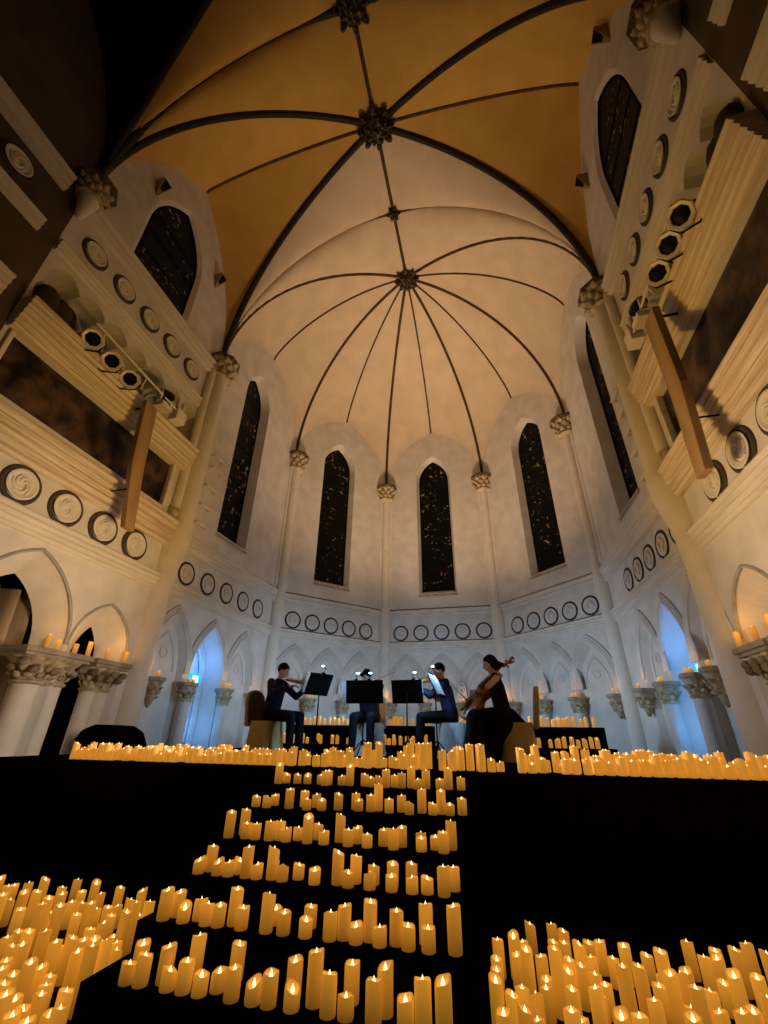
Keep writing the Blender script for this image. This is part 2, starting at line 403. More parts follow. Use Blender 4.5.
AC = {('L0', 'L1'): (.135, .42, .71), ('L1', 'L2'): (.19, .47, .76), ('L2', 'R2'): (.2, .5, .8), ('R2', 'R1'): (.22, .50, .78), ('R1', 'R0'): (.38, .65, .91)}
HWD = .575
doors = []
for key, nm in FN.items():
    f = Frame(PT[key[0]], PT[key[1]]); faces[key] = f; hol = []
    uc = WC[key]*f.L; hol.append(window(f, uc, .58 if f.L > 4.5 else .60, 6.2, 11.0, 12.0))
    for i, c in enumerate(AC[key]):
        door = f.L > 4.5 and i == 1; u = c*f.L
        o0 = arch(u, HWD, .3, 2.6, 3.72); o1 = arch(u, HWD-(.10 if door else .07), .3, 2.6, 3.72-(.14 if door else .10)); d = .45 if door else .13
        hol.append((o0, o1, d)); hood(f, u, HWD, 2.6, 3.72, .005)
        bk = MB(); tri = geometry.tessellate_polygon([[V((a, b, 0)) for a, b in o1]]); bk.add([f(a, b, -d) for a, b in o1], [tuple(t) for t in tri])
        if door: doors.append((f, u, bk, d))
        else:
            trim(bk, PL)
            t2 = MB()      # inner blind tracery line and little ring
            t2.tube([f(a, b, -d+.01) for a, b in archline(u, HWD-.2, 2.6, 3.72-.34)], .02, 6)
            t2.tube([f(u+.1*cos(q*pi/8), 2.95+.1*sin(q*pi/8), -d+.01) for q in range(17)], .014, 6)
            trim(t2, PL, smooth=True)
    build_wall(nm, f, 0, f.L, wall_top(0, f.L, ZC, ZA), hol)
    mm = MB(); mould(mm, f, 0, f.L, flutes(4.08, 4.36, .12, 4)); trim(mm, smooth=True)
    for zz in (5.515, 4.375):
        mm = MB(); mm.tube([f(0, zz, .01), f(f.L, zz, .01)], .022, 6); trim(mm, RING, smooth=True)
    mm = MB(); mould(mm, f, 0, f.L, flutes(5.12 if f.L > 4.5 else 5.26, 5.5, .16 if f.L > 4.5 else .09, 4 if f.L > 4.5 else 2)); trim(mm, smooth=True)
# doors in the two glowing recesses
dn = 0
for f, u, bk, d in doors:
    dn += 1; o = struct(bk.build('door_%d' % dn, DOOR))
    fr = MB()
    for g in (.03, .10, .17): fr.tube([f(a, b, -d+.05-.0*g) for a, b in arch(u, HWD-.10-g, .4, 2.6, 3.58-g*1.3)], .032, 8)
    fr.box((0, 0, 0), (0, 0, 0)) if 0 else None
    fr.tube([f(u-.3, 2.42, -d+.03), f(u+.3, 2.42, -d+.03)], .03, 6)
    fr.build('door_frame', DOOR, o, True)
    pn = MB()
    for a, b in ((-.27, -.02), (.02, .27)):
        pn.prism(rect(u+a, u+b, 1.25, 1.75), f, -d, -d+.03); pn.prism(rect(u+a, u+b, 1.83, 2.33), f, -d, -d+.03)
    pn.build('door_panel', DOOR, o, bevel=.01)

# chancel side walls
def side(s):
    sn = 'left' if s < 0 else 'right'
    A = (s*W, 0); B = (s*W, -2*L2); f = Frame(A, B)         # u = distance towards the nave
    u = lambda y: -y
    hol = [window(f, 2.42, .80, 10.60, 12.1, 13.65, inner=.14, d=.10)]
    # open arches
    A0 = arch(2.72, 1.04, .0+.02, 2.68, 3.95); A1 = arch(2.85, .62, .02, 2.6, 3.52)
    C0 = arch(1.06, .62, .02, 2.68, 3.50); C1 = arch(.98, .25, .02, 2.55, 3.14)
    A0 = arch(2.62, .90, .02, 2.68, 3.95); A1 = arch(2.60, .62, .02, 2.6, 3.60)
    hol += [(A0, A1, .42), (C0, C1, .42)]
    P0 = rect(.62, 4.36, 5.74, 6.86); P1 = rect(.64, 4.34, 5.76, 6.85); hol.append((P0, P1, .075))
    N0 = [(.35, 7.5), (.35, 8.45)]
    k = 7
    for i in range(k):
        a = .35+(4.35-.35)*i/k; b = .35+(4.35-.35)*(i+1)/k
        for j in range(1, 6): t = j/6; N0.append((a+(b-a)*t, 8.45+.22*sin(pi*t)**.8))
        N0.append((b, 8.45))
    N0.append((4.35, 7.5)); hol.append((N0, N0, .55))
    build_wall('wall_'+sn, f, 0, f.L, wall_top(0, f.L, ZC, ZAC), hol)
    for o_ in (A0, C0):
        mm = MB(); mm.tube([f(a, b, .0) for a, b in o_[1:-1]], .028, 6); trim(mm, HOOD, smooth=True)
    bk = MB(); bk.add([f(a, b, -.55) for a, b in rect(.2, 4.5, 7.3, 8.9)], [(0, 1, 2, 3)]); trim(bk, PL)
    # scallop shells and little shafts at the back of the gallery recess
    sh = MB()
    for i in range(k):
        a = .35+4.0*(i+.5)/k
        sh.tube([f(p, q, -.5) for p, q in archline(a, .24, 8.15, 8.52, 6)], .035, 6)
        sh.tube([f(a-.285, 7.5, -.48), f(a-.285, 8.2, -.48)], .035, 8)
    trim(sh, PL, smooth=True)
    # mouldings
    for prof in (flutes(4.06, 4.40, .14, 4), flutes(5.02, 5.60, .26, 5), flutes(6.86, 7.50, .30, 6), flutes(8.78, 9.08, .08, 3), flutes(10.0, 10.42, .16, 3)):
        mm = MB(); mould(mm, f, .25, f.L-.02, prof); trim(mm, MOUW if prof[0][1] in (5.02, 6.86) else MOU, smooth=True)
    # dark relief painting in its frame
    p = empty('relief_painting', f(2.4, 5.82, -.1), 0, 'long dark relief painting set in the %s wall below the stage lights' % sn, 'painting')
    g = MB(); nx, nz = 46, 13; vs = []
    rnd = random.Random(3)
    bl = [(rnd.uniform(.8, 4.0), rnd.uniform(5.9, 6.7), rnd.uniform(.12, .3), rnd.uniform(.03, .09)) for _ in range(34)]
    for i in range(nx):
        for j in range(nz):
            a = .66+(4.32-.66)*i/(nx-1); b = 5.80+(6.84-5.80)*j/(nz-1)
            h = sum(q*math.exp(-((a-c)**2+(b-d)**2)/(r_*r_)) for c, d, r_, q in bl); e_ = min(1, min(a-.66, 4.32-a, b-5.80, 6.84-b)/.15); vs.append(f(a, b, -.07+min(h*.8, .07)*e_))
    g.add(vs, [(i*nz+j, i*nz+j+1, (i+1)*nz+j+1, (i+1)*nz+j) for i in range(nx-1) for j in range(nz-1)])
    sub(p, g).build('carved_panel', RELF, p, True)
    fr = MB()
    for (a, b, c, d) in ((.58, 4.40, 5.66, 5.79), (.58, .66, 5.79, 6.85), (4.33, 4.40, 5.79, 6.85)): fr.prism(rect(a, b, c, d), f, -.05, .06)
    sub(p, fr).build('frame', MOU, p, bevel=.012)
    light('aisle_fill_'+sn, 'POINT', (s*(W+.75), -1.6, 1.4), (1, .72, .5), 5, .15)  # unseen lamp added to brighten the aisle curtain
    # dark aisle behind the open arches
    ai = MB(); ai.box((s*(W+.45) if s < 0 else W+2.2, -2*L2-4, -.01), (s*(W+2.2) if s < 0 else W+2.21, 0.3, 4.4)) if 0 else None
    ai.add([(s*(W+2.4), .6, 0), (s*(W+2.4), -9.2, 0), (s*(W+2.4), -9.2, 4.6), (s*(W+2.4), .6, 4.6)], [(0, 1, 2, 3)])
    ai.add([(s*(W+2.4), .3, 0), (s*(W+.43), .3, 0), (s*(W+.43), .3, 4.6), (s*(W+2.4), .3, 4.6)], [(0, 1, 2, 3)])
    ai.add([(s*(W+2.4), .6, 4.6), (s*(W+.0), .6, 4.6), (s*(W+.0), -9.2, 4.6), (s*(W+2.4), -9.2, 4.6)], [(0, 1, 2, 3)])
    struct(ai.build('wall_aisle_'+sn, AISLE))
    # nave wall in front of the chancel pier
    fn = Frame(B, (s*W, -9.6))
    nw = MB(); panel(nw, fn, [(fn.L, 0), (0, 0), (0, 16.5), (fn.L, 16.5)], [arch(1.55, 1.05, .02, 2.68, 3.95)])
    struct(nw.build('wall_nave_'+sn, noisy('nave_plaster_shade_'+sn, (.09, .065, .04), (.12, .09, .055), 2, .95)))  # plaster colour darkened to carry the light falloff into the nave
    for prof in (flutes(4.06, 4.40, .14, 4), flutes(5.02, 5.60, .26, 5), flutes(6.86, 7.50, .30, 6), flutes(8.78, 9.08, .10, 3), flutes(10.0, 10.42, .16, 3)):
        mm = MB(); mould(mm, fn, .3, 4.9, prof); trim(mm, smooth=True)
    return f, fn
fL, fLn = side(-1); fR, fRn = side(1)
# back wall of the nave behind the camera, floor
bw = MB().add([(-7.4, -9.6, 0), (7.4, -9.6, 0), (7.4, -9.6, 17), (-7.4, -9.6, 17)], [(0, 1, 2, 3)]); struct(bw.build('wall_front', AISLE))
struct(MB().box((-7.5, -9.7, -.1), (7.5, 8.6, 0)).build('floor', FLR))

# ------------------------------------------------------------------ roundels
def roundel(f, uc, zc, r, label, group, deep=True):
    loc = f(uc, zc, 0); o = empty('wall_roundel', loc, 0, label, 'roundel', group)
    g = lambda a, b, w_: (f.t*a+f.n*w_+V((0, 0, b)))
    d = MB(); n = 28
    prof = [(r*.74, .03), (r*.80, .055), (r*.70, .06), (r*.62, .035), (0.001, .035)] if deep else [(r*.80, .004), (r*.80, .02), (r*.5, .02), (.001, .03)]
    vs = []; fs = []
    for rr, w_ in prof:
        for i in range(n): vs.append(g(rr*cos(2*pi*i/n), rr*sin(2*pi*i/n), w_))
    for k in range(len(prof)-1):
        for i in range(n): fs.append((k*n+i, k*n+(i+1) % n, (k+1)*n+(i+1) % n, (k+1)*n+i))
    d.add(vs, fs)
    for i in range(5):                                         # carved foliage
        a = 2*pi*i/5+.4; rr = r*.34
        d.tube([g(cos(a+q*.5)*rr*(.5+.22*q), sin(a+q*.5)*rr*(.5+.22*q), .04) for q in range(6)], [r*.05, r*.09, r*.10, r*.09, r*.07, r*.04], 6)
    d.build('carved_disc', STN if deep else PL, o, True)
    t = MB(); t.tube([g(r*.92*cos(2*pi*i/n), r*.92*sin(2*pi*i/n), .0) for i in range(n+1)], r*.13 if deep else r*.105, 8)
    t.build('ring', RINGW if deep else RING, o, True)
    return o
ordn = ['nearest the great pier', 'second from the great pier', 'third from the great pier', 'fourth from the great pier', 'farthest from the great pier']
for f, sn in ((fL, 'left'), (fR, 'right')):
    for i in range(5):
        roundel(f, (1.0 if sn == 'left' else 1.24)+.775*i, 4.72, .30, 'large carved roundel on the %s chancel wall under the painting, %s' % (sn, ordn[i]), 'carved roundels of the lower %s band' % sn)
        roundel(f, .93+.74*i, 9.55, .27, 'round medallion in the high band under the %s gallery window, %s' % (sn, ordn[i]), 'medallions of the high %s band' % sn)
for f, sn in ((fLn, 'left'), (fRn, 'right')):
    for i in range(2): roundel(f, .95+.8*i, 9.55, .27, 'shadowed medallion high on the %s nave wall, %s' % (sn, ['next to the nave pier', 'farther from the nave pier'][i]), 'medallions of the nave %s wall' % sn)
oi = ['first', 'second', 'third', 'fourth', 'fifth']
bay = {('L0', 'L1'): ('leftmost apse bay', .13, .79), ('L1', 'L2'): ('apse bay left of the middle', .15, .81), ('L2', 'R2'): ('middle apse bay', .15, .87),
       ('R2', 'R1'): ('apse bay right of the middle', .20, .86), ('R1', 'R0'): ('rightmost apse bay', .36, .94)}
for key, (nm, a, b) in bay.items():
    f = faces[key]
    for i in range(5):
        roundel(f, f.L*(a+(b-a)*i/4), 4.68, .27, 'ringed plaster roundel in the %s, %s from the left' % (nm, oi[i]), 'roundels of the '+nm, False)

# ------------------------------------------------------------------ piers and capitals
def capital(m, c, r, z0, z1, n=10, tiers=3, sq=1.0):
    h = z1-z0; m.lathe([(r*1.02, z0-.03), (r*1.18, z0), (r*1.18, z0+h*.06), (r*.98, z0+h*.1), (r*1.05, z0+h*.5), (r*1.5*sq, z1)], c, 20)
    for k in range(tiers):
        for i in range(n):
            a = 2*pi*(i+.5*(k % 2))/n; zz = z0+h*(.26+.28*k); rr = r*(1.14+.2*k)
            M = Matrix.Rotation(a, 3, 'Z') @ Matrix.Rotation(.55, 3, 'Y')
            m.ellip((c[0]+cos(a)*rr, c[1]+sin(a)*rr, zz), (r*.16, r*.30, h*.15), M, 8, 5)
            m.ellip((c[0]+cos(a)*(rr+r*.17), c[1]+sin(a)*(rr+r*.17), zz+h*.08), (r*.13, r*.16, h*.055), None, 6, 4)
def pier(name, x, y, inn, r, rl, label, big=False):
    """inn = unit vector into the room"""
    iv = V((*inn, 0)).normalized(); tv = V((-iv.y, iv.x, 0)); c = V((x, y, 0))+iv*(r*(.35 if big else .7))
    o = empty('pier', (c.x, c.y, 0), 0, label, 'pier')
    n = 24; q_ = .84 if big else 1.3
    off = -iv*(.16 if big else .05)
    MB().tube([off+V((0, 0, z_)) if z_ < 4.3 else off*k_+V((0, 0, z_)) for z_, k_ in ((0, 1), (.35, 1), (.5, 1), (4.2, 1), (4.6, .9), (4.95, .55), (5.25, .2), (5.5, 0), (5.65, 0))],
        [rl*1.25, rl*1.25, rl, rl, rl*1.04, rl*1.10, rl*1.12 if big else rl, r*1.15, r*1.1], n, up=(0, 1, 0)).build('lower_shaft', STN, o, True)
    MB().lathe([(r, 5.6), (r*.94, 10.2)], (0, 0, 0), n).build('shaft', STN, o, True)
    for s in (-1, 1):
        if big and tv.y*s > 0: continue
        q = tv*(s*r*1.25)-iv*(r*.25)
        MB().lathe([(r*.46, 5.85), (r*.44, 10.2)], q, 14).build('colonnette', STN, o, True)
        MB().lathe([(.01, 5.45), (r*.25, 5.55), (r*.62, 5.78), (r*.66, 5.87)], q, 12).build('corbel', CAPM if big else STN, o, True)
    m = MB(); capital(m, (0, 0, 0), r*(1.14 if big else 1.65), 10.08, 10.60, 9); m.build('capital', CAPM, o, True)
    MB().lathe([(r*q_*2.0, 10.58), (r*q_*2.35, 10.63), (r*q_*2.35, 10.70), (r*q_*1.5, 10.78)], (0, 0, 0), 8, a0=pi/8).build('abacus', CAPD, o)
    return o
pier('p', -W, 0, (1, .12), .235, .27, 'great clustered pier between left chancel wall and apse', True)
pier('p', W, 0, (-1, .12), .235, .27, 'great clustered pier between right chancel wall and apse', True)
for k, sx, sn in (('nL', 1, 'left'), ('nR', -1, 'right')):
    o = empty('wall_corbel', (PT[k][0]+sx*.16, PT[k][1], 9.3), 0, 'leafy corbel capital high on the %s wall where the chancel vault ends' % sn, 'corbel')
    m = MB(); capital(m, (0, 0, 0), .19, .95, 1.3, 9); m.build('capital', CAPM, o, True)
    MB().lathe([(.02, .35), (.07, .4), (.12, .65), (.19, .95)], (0, 0, 0), 18).build('corbel_drop', STN, o, True)
    MB().lathe([(.32, 1.28), (.38, 1.33), (.38, 1.40), (.25, 1.48)], (0, 0, 0), 8, a0=pi/8).build('abacus', CAPD, o)
for k, nm in (('L1', 'slender apse pier between the two leftmost tall windows'), ('L2', 'slender apse pier left of the middle window'),
              ('R2', 'slender apse pier right of the middle window'), ('R1', 'slender apse pier between the two rightmost tall windows')):
    d = V((0, L2+.5))-V(PT[k]); pier('p', *PT[k], d.normalized(), .15, .20, nm)

# arcade columns under the side arches
def arcade_column(s, yc, ht, hs, label):
    xs = s*(W+.18); o = empty('arcade_column', (xs, yc, 0), 0, label, 'column'); r = hs*.5
    for q in (-1, 1):
        MB().lathe([(r*1.35, 0), (r*1.35, .3), (r*1.1, .42), (r, .5), (r, 2.10)], (0, q*r, 0), 20).build('shaft', STN, o, True)
    m = MB(); sq = (ht-r)/(r*1.05*1.5)
    for q in (-1, 1): capital(m, (0, q*r, 0), r*1.05, 2.08, 2.44, 9, 2, sq)
    for q in range(7):
        for sd in (-1, 1): m.ellip((-s*.02+(-s)*(.20+.03*(q % 2)), yc*0+(-ht+.06+(2*ht-.12)*q/6), 2.34-.09*(q % 2)), (.07, .075, .06), None, 8, 5)
    m.build('capital', CAPM, o, True)
    a = MB(); a.box((-.27, -ht, 2.43), (.27, ht, 2.48)); a.box((-.30, -ht-.03, 2.48), (.30, ht+.03, 2.56)); a.build('abacus', FRM, o, bevel=.01)
    return o
for s, sn in ((-1, 'left'), (1, 'right')):
    arcade_column(s, -1.79, .56, .37, 'double arcade column with leafy capital between the two arches of the %s wall' % sn)
    arcade_column(s, -.72, .37, .25, 'narrow double arcade column beside the great %s pier' % sn)
    arcade_column(s, -3.85, .5, .36, 'arcade column at the nave end of the %s wall' % sn)
# wall shafts and brackets of the apse arcade, carrying candles
capspots = []
for key, f in faces.items():
    cs = AC[key]; us = [cs[0]-.5*(cs[1]-cs[0]), .5*(cs[0]+cs[1]), .5*(cs[1]+cs[2]), cs[2]+.5*(cs[2]-cs[1])]
    us = [min(max(x_, .065), .935) for x_ in us]
    nmb = bay[key][0]
    for i, t in enumerate(us):
        u_ = t*f.L; p = f(u_, 0, .10)
        if i in (1, 2):
            o = empty('wall_column', p, 0, 'engaged wall column with carved capital in the %s, %s of two' % (nmb, ['left', 'right'][i-1]), 'column')
            MB().lathe([(.13, .2), (.13, 2.06)], (0, 0, 0), 14).build('shaft', PL, o, True)
        else:
            o = empty('wall_bracket', p, 0, 'carved wall bracket at the %s end of the %s' % ('left' if i == 0 else 'right', nmb), 'bracket')
            MB().lathe([(.01, 1.86), (.05, 1.9), (.12, 2.1), (.13, 2.14)], (0, 0, 0), 12).build('corbel', CAPM, o, True)
        m = MB(); capital(m, (0, 0, 0), .135, 2.06, 2.34, 8, 2); m.build('capital', CAPM, o, True)
        MB().lathe([(.20, 2.32), (.235, 2.35), (.235, 2.41)], (0, 0, 0), 8, a0=pi/8).build('abacus', FRM, o)
        capspots.append((p+f.n*.08, 2.41, f, nmb, i))

# ------------------------------------------------------------------ stage and stairs
st = MB().box((-4.42, -2.62, 0), (4.42, 3.9, SZ))
so = st.build('stage_platform', BLK, bevel=.01); tag(so, 'black draped stage platform carrying the musicians and the long candle row', 'stage')
ss = MB(); RS = .144; RUN = .35
prof = [(-2.62, 0)]
for k in range(1, 8): prof += [(-2.62-RUN*(k-1), SZ-RS*k), (-2.62-RUN*k, SZ-RS*k)]
prof.append((-2.62-RUN*7, 0))
vs = [(x, y, z) for x in (-.60, 1.42) for y, z in prof]; n = len(prof)
fs = [(i, (i+1) % n, n+(i+1) % n, n+i) for i in range(n)]; ss.add(vs, fs+[tuple(range(n)), tuple(range(n, 2*n))])
so2 = ss.build('stage_stairs', BLK); tag(so2, 'black cloth covered stairs full of candles in front of the stage', 'stairs')

# ------------------------------------------------------------------ candles
CR = .0385
def candle_mesh(h, seed, n=18):
    r = random.Random(seed); sl = r.uniform(.001, .008) if r.random() < .8 else .015; a0 = r.uniform(0, 2*pi)
    m = MB(); vs = []; fs = []
    prof = [(.96, 0), (1, .06), (1, .5), (1, .9), (.985, 1.0), (.80, 1.0), (.68, .985), (.5, None), (.02, None)]
    for k, (rr, t) in enumerate(prof):
        for j in range(n):
            a = 2*pi*j/n; rim = h-.012+sl*cos(a-a0)+.003*sin(3*a+seed)
            z = 0 if t == 0 else (h*t*.9 if k < 3 else (rim-.01 if k == 3 else rim if k in (4, 5) else rim-.010 if k == 6 else h-.040))
            vs.append((CR*rr*cos(a), CR*rr*sin(a), z))
    for k in range(len(prof)-1):
        for j in range(n): fs.append((k*n+j, k*n+(j+1) % n, (k+1)*n+(j+1) % n, (k+1)*n+j))
    fs.append(tuple(range(n))[::-1]); m.add(vs, fs); return m
def flame_mesh(h): return MB().lathe([(.002, h-.042), (.0070, h-.036), (.0105, h-.026), (.0080, h-.015), (.0035, h-.006), (.0006, h+.002)], (0, 0, 0), 8)
HS = [.09, .11, .13, .155, .18, .205, .235, .27, .31]
protos = {}
for i, h in enumerate(HS):
    for q in range(3):
        o = candle_mesh(h, i*3+q+1).build('candle', WAX, None, True); fl = flame_mesh(h).build('flame', FLM, o, True)
        protos[(i, q)] = [o, fl, False]
def nearest(h): return min(range(len(HS)), key=lambda i: abs(HS[i]-h))
placed = []
ONES = ['', 'first', 'second', 'third', 'fourth', 'fifth', 'sixth', 'seventh', 'eighth', 'ninth', 'tenth', 'eleventh', 'twelfth', 'thirteenth', 'fourteenth', 'fifteenth', 'sixteenth', 'seventeenth', 'eighteenth', 'nineteenth']
TENS = {2: 'twenty', 3: 'thirty', 4: 'forty', 5: 'fifty', 6: 'sixty', 7: 'seventy', 8: 'eighty'}
def ordinal(n):
    if n < 20: return ONES[n]
    t, u = divmod(n, 10); return TENS[t][:-1]+'ieth' if u == 0 else TENS[t]+' '+ONES[u]
def pxof(o): d = V(o.location)-CAM; return 384+FPX*d.dot(cR)/d.dot(cF)
def number(objs, tail):
    for i, o in enumerate(sorted(objs, key=pxof)): o['label'] = '%s amber candle, %s from left %s' % (o['label'], ordinal(i+1), tail)
def put_candle(x, y, z, hi, label, group, rnd):
    q = rnd.randrange(3); pr = protos[(hi, q)]
    if not pr[2]: o = pr[0]; pr[2] = True
    else:
        o = pr[0].copy(); col.objects.link(o); fl = pr[1].copy(); fl.parent = o; col.objects.link(fl)
    o.location = (x, y, z+.0005); o.rotation_euler = (0, 0, rnd.uniform(0, 2*pi))
    tag(o, label, 'candle', group); placed.append((x, y, z)); return o
def ray(u, v): return (cF+cR*((u-384)/FPX)-cU*((v-512)/FPX))
def onz(z, u, v): d = ray(u, v); return CAM+d*((z-CAM.z)/d.z)
def clear(lst, x, y, dm=.0785): return all((x-a)**2+(y-b)**2 > dm*dm for a, b in lst)
rc = random.Random(11)
# stair candles: (centre x px, base y px, top y px) read from the photograph, per tread
T = {1: [], 2: [], 3: [], 4: [], 5: [], 6: []}
def rd(k, ox, oy, sc_, L):
    for x, b, t in L: T[k].append((ox+x*sc_, oy+b*sc_, oy+t*sc_))
rd(1, 180, 765, .1953, [(455,95,-12),(508,92,-16),(545,98,38),(601,98,38),(652,102,40),(728,102,45),(760,105,25)])
rd(1, 325, 765, .1953, [(15,105,28),(85,108,48),(120,100,-10),(203,110,35),(240,108,48),(278,110,55),(325,105,18),(357,115,40),(397,115,32),(442,120,8),(482,112,62),(518,120,22),(588,118,60),(633,120,10),(697,125,55)])
rd(2, 180, 765, .1953, [(385,180,97),(380,222,152),(443,228,160),(484,215,152),(557,232,107),(637,200,118),(648,240,170),(697,215,145),(724,242,170)])
rd(2, 325, 765, .1953, [(67,240,138),(157,225,130),(172,245,172),(233,248,142),(273,243,95),(328,255,163),(392,248,140),(432,263,185),(497,255,112),(553,265,187),(606,258,110),(641,268,193),(704,263,165)])
rd(3, 180, 765, .1953, [(247,383,230),(325,368,217),(343,388,288),(383,400,293),(453,410,285),(508,395,275),(540,412,330),(603,395,315),(650,412,250),(705,392,292),(735,422,335)])
rd(3, 325, 765, .1953, [(75,405,240),(117,430,315),(165,412,310),(215,438,347),(300,425,315),(350,448,313),(393,430,295),(494,458,366),(492,425,338),(567,445,353),(609,465,322),(650,445,270)])
rd(4, 120, 850, .2344, [(328,135,55),(383,100,-34),(420,125,45),(457,138,55),(505,112,35),(552,130,-27),(579,150,68),(640,125,45),(672,138,-22),(689,162,78),(760,135,50)])
rd(4, 295, 850, .2344, [(80,178,70),(180,158,-11),(258,152,8),(225,185,95),(335,158,57),(318,195,103),(417,165,47),(412,208,110),(498,165,42),(500,213,115),(565,198,107),(637,215,62),(680,185,57)])
rd(5, 120, 850, .2344, [(175,345,148),(240,295,160),(262,348,215),(325,310,198),(372,340,218),(410,372,218),(502,335,150),(510,385,230),(620,375,172),(660,330,225),(692,400,240)])
rd(5, 295, 850, .2344, [(62,345,215),(40,418,280),(145,425,257),(218,395,233),(257,457,335),(322,415,200),(360,465,315),(445,420,253),(484,467,313),(561,415,212),(572,502,318),(685,458,233)])
rd(6, 110, 925, .2344, [(118,215,48),(62,285,165),(115,328,115),(225,265,65),(235,330,170),(355,240,38),(312,350,125),(370,367,232),(445,298,180),(533,250,70),(510,375,147),(605,355,220),(668,418,182)])
rd(6, 285, 925, .2344, [(18,350,125),(120,362,103),(180,415,175),(282,350,150),(255,470,308),(20,445,285),(400,400,145),(376,475,205),(515,470,298),(592,500,222),(667,480,225)])
ordw = {1: 'top', 2: 'second', 3: 'third', 4: 'fourth', 5: 'fifth', 6: 'sixth'}
szw = lambda h: 'short' if h < .125 else 'medium' if h < .2 else 'tall'
nst = 0
def vtop(P, v):   # height of the point above P (vertical line) that projects to image row v
    lo, hi = 0, .6
    for _ in range(30):
        mid_ = (lo+hi)/2; d = P+V((0, 0, mid_))-CAM; vv = 512-FPX*d.dot(cU)/d.dot(cF)
        if vv > v: lo = mid_
        else: hi = mid_
    return lo
for k in T:
    lst = []; z = SZ-RS*k; yb0, yb1 = -2.62-RUN*k+CR+.008, -2.62-RUN*(k-1)-CR-.008; done = []
    for x_, b, t in sorted(T[k], key=lambda q: -q[1]):
        P = onz(z, x_, b-1.5); yy = min(max(P.y+.02, yb0), yb1); P2 = onz(z, x_, b-1.5)
        d = ray(x_, b-3); tt = (yy-CAM.y)/d.y; xx = CAM.x+d.x*tt
        best = None
        for dy in (0, .04, .08, -.04, .12, -.08, .16, .2, -.12):
            for dx in (0, .015, -.015, .03, -.03, .045, -.045):
                a, c_ = xx+dx, min(max(yy+dy, yb0), yb1)
                if clear(done, a, c_) and -.55 < a < 1.375: best = (a, c_); break
            if best: break
        if not best: continue
        done.append(best); h = vtop(V((*best, z)), t)
        hi = nearest(h-.004); nst += 1
        lst.append(put_candle(*best, z, hi, szw(HS[hi]), 'candles on the %s stair step' % ordw[k], rc))
    number(lst, 'on the %s stair step' % ordw[k])
# floor candles: positions from the flames seen in the photograph
def floorset(pts, ox, oy, sc_, side_, xlim):
    done = []; n_ = 0; lst = []
    for X, Y in sorted(pts, key=lambda q: -q[1]):
        best = None
        for hi in rc.sample([3, 4, 5, 6, 7, 8], 6):
            P = onz(HS[hi]-.012, ox+X*sc_, oy+Y*sc_)
            if P.y > -2.70 or P.y < -5.6 or not xlim(P.x, P.y): continue
            if clear(done, P.x, P.y): best = (P, hi); break
        if not best: continue
        P, hi = best; done.append((P.x, P.y)); n_ += 1
        lst.append(put_candle(P.x, P.y, 0, hi, szw(HS[hi]), 'candles on the floor %s of the stairs' % side_, rc))
    lst.sort(key=lambda o: o.location.y); k3 = len(lst)//3+1
    for i, nm_ in enumerate(('front', 'middle', 'back')): number(lst[i*k3:(i+1)*k3], 'in %s third of floor crowd %s of stairs' % (nm_, side_))
    return done, n_
RA = [(100,150),(95,245),(95,300),(90,350),(130,520),(180,125),(228,160),(245,195),(198,225),(175,430),(225,395),(240,505),(305,560),(265,70),(322,235),(350,350),(348,395),(375,72),(385,160),(390,195),(435,105),(440,165),(465,250),(460,305),(480,400),(478,510),(525,560),(515,170),(525,280),(565,165),(577,240),(598,325),(600,395),(622,435),(650,380),(620,160),(690,245),(740,285),(745,350),(730,530),(745,180),(295,430)]
RB = [(20,290),(30,355),(15,530),(105,285),(110,540),(145,230),(215,210),(185,460),(210,385),(228,340),(265,320),(318,325),(345,310),(350,160),(375,500),(382,545),(395,395),(440,240),(470,415),(495,205),(505,240),(520,520),(540,370),(590,325),(597,200),(655,170),(635,520),(690,510),(710,340),(760,220),(765,450)]
RALL = [(478+.1953*a, 910+.1953*b) for a, b in RA]+[(618+.1953*a, 910+.1953*b) for a, b in RB]
RALL += [(a, b) for a, b in ((776,958),(784,940),(790,975),(800,960),(778,1000),(795,1010))]
LA = [(5,85),(40,125),(70,120),(15,165),(140,110),(220,90),(180,150),(120,150),(100,235),(50,190),(205,210),(235,180),(300,130),(300,160),(290,215),(265,280),(240,250),(375,95),(395,150),(345,200),(465,105),(485,160),(465,235),(440,205),(395,205),(370,260),(520,225),(580,130),(565,220),(535,265),(630,190),(685,145),(655,205),(670,265),(720,200),(610,245),(435,330),(500,300),(455,375),(405,380),(350,370),(270,390),(220,340),(280,420),(375,435),(395,485),(445,410),(490,395),(545,365),(560,395),(560,430),(510,390),(140,340),(90,340),(35,370),(60,410),(110,400),(150,485),(30,480),(10,520),(200,510),(65,545),(240,555),(220,600),(320,625),(75,660),(30,640),(290,710),(110,710),(130,770),(200,640),(60,740),(15,700),(240,735),(20,590)]
LALL = [(.2083*a, 860+.2083*b) for a, b in LA]+[(-8,885),(-10,905),(-12,930),(-6,950),(-14,965),(-8,985),(-10,1005)]
dR, nR = floorset(RALL, 0, 0, 1, 'right', lambda x, y: x > 1.47)
dL, nL = floorset(LALL, 0, 0, 1, 'left', lambda x, y: x < -.66)
